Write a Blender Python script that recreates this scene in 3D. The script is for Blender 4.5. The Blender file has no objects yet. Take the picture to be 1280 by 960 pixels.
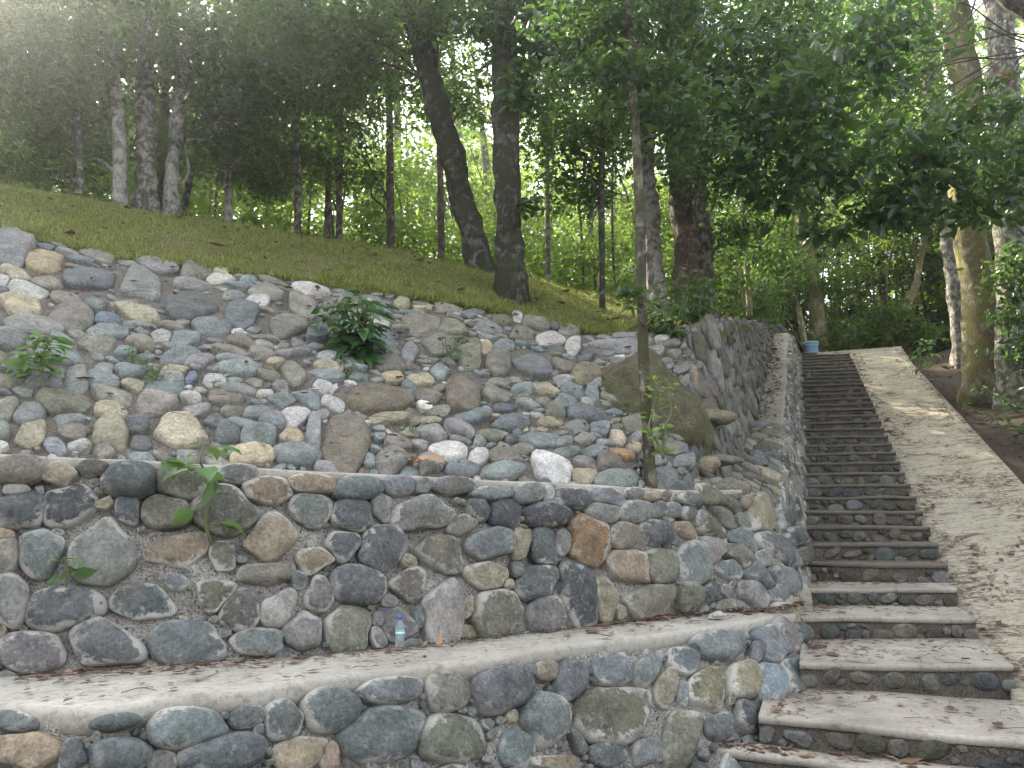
import bpy, math, random
import numpy as np
from mathutils import Vector, Matrix
S = bpy.context.scene
C = S.collection
R = math.radians
# ------------------------------------------------------------------ camera, world, sun, exposure
cam = bpy.data.objects.new('camera', bpy.data.cameras.new('camera')); C.objects.link(cam); S.camera = cam
cam.location = (0, 0, 1.84); cam.rotation_euler = (R(90 + 9.4623), 0, 0)
cam.data.sensor_fit = 'HORIZONTAL'; cam.data.sensor_width = 36; cam.data.lens = 27.0
cam.data.clip_start = .05; cam.data.clip_end = 2000
SUN_AZ, SUN_EL = -41, 38
w = bpy.data.worlds.new('World'); S.world = w; w.use_nodes = True
nt = w.node_tree; bg = nt.nodes['Background']
sky = nt.nodes.new('ShaderNodeTexSky'); sky.sky_type = 'NISHITA'; sky.sun_disc = False
sky.sun_elevation = R(SUN_EL); sky.sun_rotation = R(SUN_AZ); sky.air_density = 1.0; sky.dust_density = 3.0; sky.ozone_density = .6
hs = nt.nodes.new('ShaderNodeHueSaturation'); hs.inputs['Saturation'].default_value = .25            # hazy, pale tropical sky
nt.links.new(sky.outputs[0], hs.inputs['Color']); nt.links.new(hs.outputs[0], bg.inputs[0]); bg.inputs[1].default_value = .15
sl = bpy.data.lights.new('sun', 'SUN'); sl.energy = 4.2; sl.angle = R(.5); sl.color = (1, .90, .72)
so = bpy.data.objects.new('sun', sl); C.objects.link(so)
sv = Vector((math.sin(R(SUN_AZ)) * math.cos(R(SUN_EL)), math.cos(R(SUN_AZ)) * math.cos(R(SUN_EL)), math.sin(R(SUN_EL))))
so.rotation_euler = sv.to_track_quat('Z', 'Y').to_euler(); so.location = sv * 60
S.view_settings.view_transform = 'Standard'; S.view_settings.look = 'None'; S.view_settings.gamma = 1
S.view_settings.use_curve_mapping = False; S.view_settings.exposure = 2.4
S.render.engine = 'CYCLES'
S.cycles.max_bounces = 6; S.cycles.diffuse_bounces = 3; S.cycles.transmission_bounces = 4; S.cycles.transparent_max_bounces = 6
S.cycles.use_denoising = True
rng = np.random.default_rng(11)
# ------------------------------------------------------------------ small helpers
AZ = R(21.2678); SA, CA = math.sin(AZ), math.cos(AZ); K = .3418
def fs(s, l, z): return np.stack(np.broadcast_arrays(s * SA + l * CA, s * CA - l * SA, z), -1)    # stair frame: along, to the right, up
def nose(s): return np.interp(s, [5, 6.11, 7.23, 8.56, 9.64, 10.51, 28.7, 60], [.15, .38, .58, .79, .985, 1.218, 7.435, 7.6])
def smooth(x): x = np.clip(x, 0, 1); return x * x * (3 - 2 * x)
_W = [(rng.normal(size=3), rng.uniform(0, 6.28)) for _ in range(40)]
def wob(p, scale, seed=0, oct=3):
    """cheap smooth noise, about -1..1"""
    p = np.asarray(p, float); r = np.zeros(p.shape[:-1]); a = 1.; tot = 0
    for o in range(oct):
        q = 0
        for k in range(5):
            d, ph = _W[(seed * 7 + o * 5 + k) % 40]
            q = q + np.sin(p @ (d * (2 ** o) / scale) + ph + seed * 1.7)
        r += a * q / 2.6; tot += a; a *= .5
    return r / tot
def mesh_obj(name, V, F, mat, parent=None, cols=None, attr=None, smoothed=True, mats=None, midx=None):
    """V (n,3); F list of arrays (m,3)/(m,4)"""
    me = bpy.data.meshes.new(name); V = np.asarray(V, np.float32)
    F = [np.asarray(f, np.int32) for f in (F if isinstance(F, list) else [F]) if len(f)]
    me.vertices.add(len(V)); me.vertices.foreach_set('co', V.ravel())
    tot = np.concatenate([np.full(len(f), f.shape[1], np.int32) for f in F])
    me.loops.add(int(tot.sum())); me.loops.foreach_set('vertex_index', np.concatenate([f.ravel() for f in F]))
    me.polygons.add(len(tot)); me.polygons.foreach_set('loop_start', np.r_[0, np.cumsum(tot)[:-1]].astype(np.int32))
    try: me.polygons.foreach_set('loop_total', tot)
    except Exception: pass
    me.polygons.foreach_set('use_smooth', np.full(len(tot), smoothed))
    for m in (mats or [mat]): me.materials.append(m)
    if midx is not None: me.polygons.foreach_set('material_index', np.asarray(midx, np.int32))
    if cols is not None:
        a = me.color_attributes.new('col', 'FLOAT_COLOR', 'POINT'); c = np.ones((len(V), 4), np.float32); c[:, :cols.shape[1]] = cols
        a.data.foreach_set('color', c.ravel())
    me.update(calc_edges=True); me.validate()
    o = bpy.data.objects.new(name, me); C.objects.link(o)
    if parent is not None: o.parent = parent
    return o
def tag(o, label=None, cat=None, group=None, kind=None):
    if label: o['label'] = label
    if cat: o['category'] = cat
    if group: o['group'] = group
    if kind: o['kind'] = kind
    return o
def thing(name, label, cat, loc=(0, 0, 0), group=None):
    o = bpy.data.objects.new(name, None); o.empty_display_size = .1; C.objects.link(o); o.location = loc
    return tag(o, label, cat, group)
def move_origin(o, c):
    """put the object's origin at c (world, parent at identity or translated)"""
    c = Vector(c); o.data.transform(Matrix.Translation(-c)); o.location = c
def under(o, root):
    """parent keeping world place; roots are only translated"""
    o.parent = root; o.location = o.location - root.location; return o
def grid_faces(nu, nv, closed=False):
    i = np.arange(nu if closed else nu - 1)[:, None]; j = np.arange(nv - 1)[None]
    a = i * nv + j; b = ((i + 1) % nu) * nv + j
    return np.stack([a, b, b + 1, a + 1], -1).reshape(-1, 4)
class Geo:
    def __init__(s): s.V = []; s.F3 = []; s.F4 = []; s.c = []; s.n = 0
    def add(s, V, F, col=None):
        V = np.asarray(V, float).reshape(-1, 3)
        for f in (F if isinstance(F, list) else [F]):
            f = np.asarray(f)
            if len(f): (s.F3 if f.shape[1] == 3 else s.F4).append(f + s.n)
        s.V.append(V); s.n += len(V)
        if col is not None:
            col = np.asarray(col, float); s.c.append(np.broadcast_to(col, (len(V), col.shape[-1])))
    def obj(s, name, mat, parent=None, smoothed=True):
        F = [np.concatenate(x) for x in (s.F3, s.F4) if x]
        return mesh_obj(name, np.concatenate(s.V), F, mat, parent, np.concatenate(s.c) if s.c else None, smoothed=smoothed)
def tube(pts, n=10, bump=0., seed=0):
    """pts (m,4) xyz r, smoothed; returns V,F"""
    p = np.asarray(pts, float)
    if len(p) > 2:
        k = np.r_[0, np.cumsum(np.linalg.norm(np.diff(p[:, :3], axis=0), axis=1))]; g = np.gradient(p, k, axis=0)
        m = max(6, min(60, int(k[-1] / max(.04, p[:, 3].mean() * 1.1)))); u = np.linspace(0, k[-1], m)
        i = np.clip(np.searchsorted(k, u, side='right') - 1, 0, len(k) - 2); h = (k[i + 1] - k[i])[:, None]; t = ((u - k[i])[:, None] / h)
        p = (2*t**3-3*t**2+1)*p[i]+(t**3-2*t**2+t)*h*g[i]+(-2*t**3+3*t**2)*p[i+1]+(t**3-t**2)*h*g[i+1]
        p[:, 3] = np.maximum(p[:, 3], .002)
    T = np.gradient(p[:, :3], axis=0); T /= np.linalg.norm(T, axis=1)[:, None] + 1e-9
    a = np.cross(T, [.31, .95, .05] if abs(T[:, 1]).mean() < .8 else [1, 0, 0]); a /= np.linalg.norm(a, axis=1)[:, None] + 1e-9
    b = np.cross(T, a); th = np.linspace(0, 2 * np.pi, n, endpoint=False)
    d = a[:, None] * np.cos(th)[None, :, None] + b[:, None] * np.sin(th)[None, :, None]
    V = p[:, None, :3] + d * p[:, None, 3:4]
    if bump: V = V + d * (wob(V, .10, seed, 3) * bump * np.minimum(1, p[:, 3] / .15)[:, None])[..., None] * 1.0
    m = len(p); i = np.arange(m - 1)[:, None] * n; j = np.arange(n)[None]
    F = np.stack([i + j, i + (j + 1) % n, i + n + (j + 1) % n, i + n + j], -1).reshape(-1, 4)
    V = V.reshape(-1, 3); top = len(V); V = np.vstack([V, p[-1, :3], p[0, :3]])
    j = np.arange(n); F3 = np.vstack([np.stack([(m - 1) * n + j, (m - 1) * n + (j + 1) % n, np.full(n, top)], -1), np.stack([(j + 1) % n, j, np.full(n, top + 1)], -1)])
    return V, [F, F3]
# ------------------------------------------------------------------ materials
def new_mat(name):
    m = bpy.data.materials.new(name); m.use_nodes = True; nt = m.node_tree
    return m, nt, nt.nodes['Principled BSDF']
def nd(nt, t, **kw):
    n = nt.nodes.new(t)
    for k, v in kw.items():
        if k.startswith('i_'):
            n.inputs[int(k[2:]) if k[2:].isdigit() else k[2:]].default_value = v
        else: setattr(n, k, v)
    return n
def noise(nt, scale, detail=4, rough=.55, vec=None, dist=0.):
    n = nd(nt, 'ShaderNodeTexNoise'); n.inputs['Scale'].default_value = scale; n.inputs['Detail'].default_value = detail
    n.inputs['Roughness'].default_value = rough; n.inputs['Distortion'].default_value = dist
    if vec is not None: nt.links.new(vec, n.inputs['Vector'])
    return n.outputs['Fac']
def ramp(nt, fac, stops):
    n = nd(nt, 'ShaderNodeValToRGB'); e = n.color_ramp.elements
    while len(e) < len(stops): e.new(.5)
    for x, (p, c) in zip(e, stops): x.position = p; x.color = (*c, 1) if isinstance(c, tuple) else (c, c, c, 1)
    nt.links.new(fac, n.inputs[0]); return n.outputs[0]
def mix(nt, fac, a, b, mode='MIX'):
    n = nd(nt, 'ShaderNodeMix', data_type='RGBA', blend_type=mode); L = nt.links
    for s, v in ((0, fac), (6, a), (7, b)):
        if hasattr(v, 'links'): L.new(v, n.inputs[s])
        elif s == 0: n.inputs[s].default_value = v
        else: n.inputs[s].default_value = (*v, 1)
    return n.outputs[2]
def math_(nt, op, a, b=None, clamp=False):
    n = nd(nt, 'ShaderNodeMath', operation=op, use_clamp=clamp)
    for s, v in ((0, a), (1, b)):
        if v is None: continue
        if hasattr(v, 'links'): nt.links.new(v, n.inputs[s])
        else: n.inputs[s].default_value = v
    return n.outputs[0]
def bump(nt, b, h, strength=.4, dist=.02):
    n = nd(nt, 'ShaderNodeBump'); n.inputs['Strength'].default_value = strength; n.inputs['Distance'].default_value = dist
    nt.links.new(h, n.inputs['Height']); nt.links.new(n.outputs[0], b.inputs['Normal'])
def pos(nt): return nd(nt, 'ShaderNodeNewGeometry').outputs['Position']
def scaled(nt, vec, sc, rotz=0):
    n = nd(nt, 'ShaderNodeMapping'); n.inputs['Scale'].default_value = sc; n.inputs['Rotation'].default_value = (0, 0, rotz)
    nt.links.new(vec, n.inputs['Vector']); return n.outputs[0]
def stone_material(name, smear, moss):
    m, nt, b = new_mat(name); L = nt.links; P = pos(nt)
    at = nd(nt, 'ShaderNodeAttribute', attribute_name='col'); base = at.outputs['Color']; edge = at.outputs['Alpha']
    n1 = noise(nt, 7, 5, .6, P); n2 = noise(nt, 38, 5, .65, P); n3 = noise(nt, 160, 3, .6, P)
    c = mix(nt, 1, base, ramp(nt, n1, [(.28, .66), (.5, 1.), (.72, 1.36)]), 'MULTIPLY')
    c = mix(nt, 1, c, ramp(nt, n2, [(.3, .64), (.5, 1.), (.7, 1.4)]), 'MULTIPLY')
    c = mix(nt, 1, c, ramp(nt, n3, [(.32, .8), (.62, 1.1)]), 'MULTIPLY')
    # warm iron stain
    st = noise(nt, 3.1, 4, .6, P, .6)
    c = mix(nt, ramp(nt, st, [(.57, 0.), (.74, .38)]), c, (.26, .22, .14))
    # pale lichen / cement film
    sp = ramp(nt, noise(nt, 26, 7, .75, P, .5), [(.54, 0.), (.60, 1.)])
    pa = ramp(nt, noise(nt, 4.3, 3, .5, P), [(.44, 0.), (.58, 1.)])
    lich = math_(nt, 'MULTIPLY', math_(nt, 'MULTIPLY', sp, pa), .4 if smear else .16)
    c = mix(nt, lich, c, (.46, .45, .41))
    if smear:
        patch = ramp(nt, noise(nt, 3.2, 3, .5, P), [(.42, 0.), (.58, 1.)])
        e = math_(nt, 'ADD', math_(nt, 'MULTIPLY', edge, .42), math_(nt, 'MULTIPLY', noise(nt, 13, 6, .7, P, .5), 1.0))
        c = mix(nt, math_(nt, 'MULTIPLY', patch, ramp(nt, e, [(.74, 0.), (.84, .85)])), c, (.52, .50, .45))
    if moss:
        c = mix(nt, ramp(nt, noise(nt, 5, 5, .6, P), [(.5, 0.), (.65, moss)]), c, (.07, .085, .03))
    L.new(c, b.inputs['Base Color']); b.inputs['Roughness'].default_value = .86; b.inputs['Specular IOR Level'].default_value = .2
    h = math_(nt, 'ADD', math_(nt, 'MULTIPLY', n2, .7), math_(nt, 'ADD', math_(nt, 'MULTIPLY', n3, .25), n1))
    bump(nt, b, h, .95, .03); return m
def mortar_material(name, a, bcol, dark):
    m, nt, b = new_mat(name); P = pos(nt)
    n1 = noise(nt, 9, 6, .7, P); n2 = noise(nt, 55, 5, .7, P); v = nd(nt, 'ShaderNodeTexVoronoi'); v.inputs['Scale'].default_value = 70; nt.links.new(P, v.inputs['Vector'])
    c = mix(nt, ramp(nt, n1, [(.35, 0.), (.65, 1.)]), a, bcol)
    c = mix(nt, ramp(nt, n2, [(.36, .9), (.5, 0.)]), c, dark)
    nt.links.new(c, b.inputs['Base Color']); b.inputs['Roughness'].default_value = .95; b.inputs['Specular IOR Level'].default_value = .15
    h = math_(nt, 'ADD', n2, math_(nt, 'MULTIPLY', v.outputs[0], .8)); bump(nt, b, math_(nt, 'ADD', h, n1), 1., .03); return m
def concrete_material(name, a, bcol, dirt, amount, streak=0):
    m, nt, b = new_mat(name); P = pos(nt)
    n1 = noise(nt, 1.7, 6, .65, P); n2 = noise(nt, 24, 6, .7, P); n3 = noise(nt, 140, 4, .6, P)
    c = mix(nt, ramp(nt, n1, [(.3, 0.), (.7, 1.)]), a, bcol)
    c = mix(nt, ramp(nt, n2, [(.28, .6), (.5, 0.)]), c, dirt)
    c = mix(nt, 1, c, ramp(nt, n3, [(.3, .85), (.65, 1.08)]), 'MULTIPLY')
    if streak:                                               # litter stains lying across the slope
        q = scaled(nt, P, (1.3, 7, 4), AZ)
        s1 = noise(nt, 1.6, 7, .72, q, .3); s2 = noise(nt, 6, 6, .7, q, .2)
        c = mix(nt, ramp(nt, s1, [(.52, 0.), (.66, streak)]), c, dirt)
        c = mix(nt, ramp(nt, s2, [(.54, 0.), (.64, streak * .9)]), c, tuple(x * .7 for x in dirt))
    w = ramp(nt, noise(nt, 5, 5, .7, P), [(.56, 0.), (.75, amount)])
    c = mix(nt, w, c, dirt)
    nt.links.new(c, b.inputs['Base Color']); b.inputs['Roughness'].default_value = .9; b.inputs['Specular IOR Level'].default_value = .2
    bump(nt, b, math_(nt, 'ADD', n2, math_(nt, 'MULTIPLY', n3, .4)), .6, .012); return m
def bark_material(name, dark, light, amt, moss=None):
    m, nt, b = new_mat(name); P = pos(nt); q = scaled(nt, P, (1, 1, .28))
    n1 = noise(nt, 26, 6, .65, q); n2 = noise(nt, 7, 5, .6, P, .4); n3 = noise(nt, 60, 3, .6, P)
    c = mix(nt, ramp(nt, n2, [(.52 - amt * .2, 0.), (.62 - amt * .15, 1.)]), dark, light)
    c = mix(nt, 1, c, ramp(nt, n1, [(.3, .45), (.6, 1.15)]), 'MULTIPLY')
    if moss: c = mix(nt, ramp(nt, noise(nt, 3, 5, .6, P), [(.42, 0.), (.58, .85)]), c, moss)
    nt.links.new(c, b.inputs['Base Color']); b.inputs['Roughness'].default_value = .9; b.inputs['Specular IOR Level'].default_value = .2
    bump(nt, b, math_(nt, 'ADD', n1, math_(nt, 'MULTIPLY', n3, .3)), 1., .06); return m
def leaf_material(name, a, bcol, trans, tr=.45, rough=.42, spec=.5):
    m, nt, b = new_mat(name); L = nt.links
    at = nd(nt, 'ShaderNodeAttribute', attribute_name='col'); sep = nd(nt, 'ShaderNodeSeparateColor'); L.new(at.outputs['Color'], sep.inputs[0])
    c = mix(nt, sep.outputs[0], a, bcol)
    c = mix(nt, 1, c, ramp(nt, sep.outputs[1], [(0., .35), (.5, .9), (1., 1.75)]), 'MULTIPLY')
    L.new(c, b.inputs['Base Color']); b.inputs['Roughness'].default_value = rough; b.inputs['Specular IOR Level'].default_value = spec
    t = nd(nt, 'ShaderNodeBsdfTranslucent'); L.new(mix(nt, sep.outputs[1], trans, tuple(min(1, x * 1.4) for x in trans)), t.inputs[0])
    ms = nd(nt, 'ShaderNodeMixShader'); ms.inputs[0].default_value = tr; L.new(b.outputs[0], ms.inputs[1]); L.new(t.outputs[0], ms.inputs[2])
    L.new(ms.outputs[0], nt.nodes['Material Output'].inputs[0]); return m
def plain(name, col, rough=.6, **kw):
    m, nt, b = new_mat(name); b.inputs['Base Color'].default_value = (*col, 1); b.inputs['Roughness'].default_value = rough
    for k, v in kw.items(): b.inputs[k.replace('_', ' ')].default_value = v
    return m
M = dict(
    stone_mortar=stone_material('mortared_stone', 1, 0), stone_bank=stone_material('bank_stone', 0, .2), stone_dark=stone_material('side_stone', 0, .35), moss_stone=stone_material('mossy_stone', 0, .9),
    mortar=mortar_material('mortar', (.66, .63, .57), (.36, .335, .295), (.07, .06, .05)),
    bed=mortar_material('bed', (.30, .275, .235), (.21, .19, .16), (.09, .075, .06)),
    cap=concrete_material('pale_concrete', (.54, .505, .44), (.34, .315, .27), (.14, .118, .095), .85),
    ramp=concrete_material('ramp_concrete', (.46, .415, .325), (.36, .325, .25), (.09, .073, .05), .7, .95),
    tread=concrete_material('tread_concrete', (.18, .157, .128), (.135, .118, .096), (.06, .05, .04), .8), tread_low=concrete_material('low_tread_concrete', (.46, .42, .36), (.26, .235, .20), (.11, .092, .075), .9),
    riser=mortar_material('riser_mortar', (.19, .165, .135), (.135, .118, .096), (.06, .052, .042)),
    soil=mortar_material('soil', (.08, .064, .048), (.12, .097, .075), (.035, .028, .022)),
    dark=bark_material('dark_bark', (.055, .050, .042), (.17, .165, .14), .12, (.05, .06, .028)),
    brown=bark_material('brown_bark', (.12, .095, .07), (.24, .21, .17), .1),
    pale=bark_material('pale_bark', (.20, .19, .17), (.47, .45, .41), .6),
    lichen=bark_material('lichen_bark', (.13, .12, .10), (.36, .35, .30), .3),
    lit=bark_material('sunlit_mossy_bark', (.22, .19, .13), (.40, .36, .27), .2, (.20, .19, .06)),  # yellow moss, with the sunlit tone of the trunks put into the colour
    twig=bark_material('twig_bark', (.09, .07, .05), (.16, .13, .1), .1),
    leaf=leaf_material('leaf', (.032, .064, .020), (.052, .092, .028), (.13, .23, .04)),
    leaf_near=leaf_material('broad_leaf', (.028, .062, .022), (.055, .105, .03), (.11, .21, .035), .35, .28, .7),
    leaf_far=leaf_material('far_leaf', (.05, .09, .025), (.085, .14, .035), (.26, .38, .06), .5),
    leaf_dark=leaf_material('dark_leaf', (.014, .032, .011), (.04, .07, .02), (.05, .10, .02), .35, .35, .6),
    leaf_vine=leaf_material('vine_leaf', (.16, .27, .05), (.24, .34, .08), (.35, .45, .08), .4, .45),
    leaf_young=leaf_material('young_leaf', (.07, .15, .045), (.12, .21, .06), (.18, .32, .08), .4, .45),
    leaf_shrub=leaf_material('shrub_leaf', (.038, .10, .036), (.07, .15, .05), (.10, .22, .05), .25, .32, .6),
    litter=leaf_material('dry_leaf', (.13, .085, .06), (.26, .17, .11), (.2, .11, .05), .15, .8, .2),
    grass=leaf_material('grass_blade', (.15, .185, .06), (.27, .275, .105), (.33, .38, .09), .35, .6, .25),
    turf=mortar_material('turf', (.16, .17, .06), (.21, .19, .085), (.08, .07, .035)), slim=bark_material('slim_bark', (.105, .092, .068), (.30, .28, .22), .12, (.09, .09, .045)),
)
# ------------------------------------------------------------------ measured curves (world metres)
GEO = {
 'AB': [[-3.952,3.404,-0.08],[-3.171,3.48,-0.08],[-2.53,3.601,-0.08],[-1.98,3.512,-0.08],[-1.56,3.792,-0.08],[-1.223,3.988,-0.08],[-0.856,4.273,-0.08],[-0.451,4.537,-0.08],[0.05,4.865,-0.08],[0.607,5.315,-0.08],[1.26,5.656,-0.08],[1.416,5.458,-0.08],[1.913,5.962,-0.05],[2.409,6.52,0.0],[2.755,7.244,0.2],[3.081,8.19,0.3]],
 'AT': [[-3.993,3.823,0.9],[-3.228,3.896,0.9],[-2.541,4.021,0.9],[-2.045,3.927,0.9],[-1.8,4.137,0.9],[-1.459,4.334,0.9],[-1.1,4.616,0.9],[-0.681,4.889,0.9],[-0.207,5.197,0.9],[0.34,5.677,0.9],[0.971,6.064,0.9],[1.577,6.553,0.9],[2.118,7.027,0.9],[2.457,7.402,0.9],[2.677,7.704,0.86],[2.969,8.234,0.84]],
 'BB': [[-4.43,4.225,0.82],[-3.706,4.45,0.82],[-2.975,4.681,0.82],[-2.586,4.817,0.82],[-2.184,4.987,0.82],[-1.751,5.17,0.82],[-1.285,5.367,0.82],[-0.789,5.645,0.82],[-0.243,6.064,0.82],[0.389,6.466,0.82],[1.121,6.976,0.82],[1.539,7.291,0.82],[2.037,7.636,0.82],[2.325,7.576,0.82],[2.842,7.854,0.557],[3.079,8.352,0.651],[3.348,9.042,0.785],[3.66,9.843,1.015],[4.204,11.241,1.527],[4.929,13.105,2.211],[5.655,14.968,2.894],[6.743,17.764,3.92],[7.831,20.56,4.945],[8.919,23.355,5.971],[10.334,26.99,7.237]],
 'BT': [[-5.476,4.95,2.309],[-4.332,4.95,2.257],[-3.362,5.05,2.213],[-2.918,5.2,2.197],[-2.444,5.35,2.18],[-1.947,5.52,2.156],[-1.43,5.75,2.134],[-0.877,6.05,2.118],[-0.266,6.42,2.102],[0.422,6.8,2.083],[1.19,7.2,2.06],[1.626,7.5,2.046],[2.132,8.1,2.063],[2.665,8.75,2.089],[3.144,9.346,1.841],[3.307,9.765,1.962],[3.525,10.325,2.151],[3.779,10.977,2.391],[4.214,12.095,2.801],[4.867,13.773,3.416],[5.556,15.543,4.065],[6.608,18.246,5.057],[7.623,20.963,6.048],[8.675,23.665,7.039],[10.017,27.113,8.237]],
 'CB': [[-5.476,5.17,2.309],[-4.343,5.17,2.257],[-3.4,5.267,2.213],[-2.987,5.409,2.197],[-2.513,5.559,2.18],[-2.028,5.725,2.156],[-1.528,5.947,2.134],[-0.987,6.241,2.118],[-0.376,6.611,2.102],[0.318,6.994,2.083],[1.079,7.39,2.06],[1.419,7.717,2.046],[1.901,8.292,2.063],[2.277,9.065,2.089],[2.722,9.613,1.841],[2.841,9.947,1.962],[3.059,10.506,2.151],[3.313,11.158,2.391],[3.748,12.276,2.801],[4.401,13.954,3.416],[5.09,15.724,4.065],[6.141,18.424,5.057],[7.156,21.141,6.048],[8.209,23.846,7.039],[9.551,27.295,8.237]],
 'CT': [[-8.683,7.423,5.137],[-7.104,7.709,4.968],[-5.737,8.209,4.935],[-4.946,8.421,4.804],[-4.104,8.604,4.673],[-3.295,8.959,4.679],[-2.402,9.275,4.634],[-1.443,9.578,4.565],[-0.424,9.878,4.475],[0.435,10.155,4.381],[1.156,10.311,4.25],[2.16,10.638,4.397],[2.502,10.83,4.502],[2.709,10.911,4.554],[2.875,11.007,4.602],[3.024,11.163,4.659],[3.17,11.429,4.736],[3.334,11.794,4.83],[3.706,12.722,5.065],[4.292,14.211,5.441],[4.98,15.982,5.879],[5.987,18.702,6.546],[6.994,21.422,7.205],[8.008,24.139,7.854],[9.22,27.531,8.668]],
 'HC': [[-12.533,10.613,7.205],[-10.548,11.334,7.166],[-8.664,12.263,7.315],[-7.515,12.647,7.221],[-6.267,12.989,7.081],[-5.011,13.477,7.045],[-3.636,13.891,6.95],[-2.168,14.244,6.804],[-0.63,14.541,6.595],[0.638,14.762,6.402],[1.678,14.836,6.16],[2.6,15.133,5.944],[3.399,14.237,5.402],[2.846,14.389,5.454],[2.254,14.557,5.502],[1.644,14.786,5.559],[1.714,14.857,5.636],[1.803,15.028,5.73],[2.099,15.762,5.965],[2.609,17.057,6.341],[3.222,18.634,6.779],[4.153,21.16,7.446],[5.085,23.685,8.105],[6.024,26.208,8.754],[7.16,29.406,9.568]],
}
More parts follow.
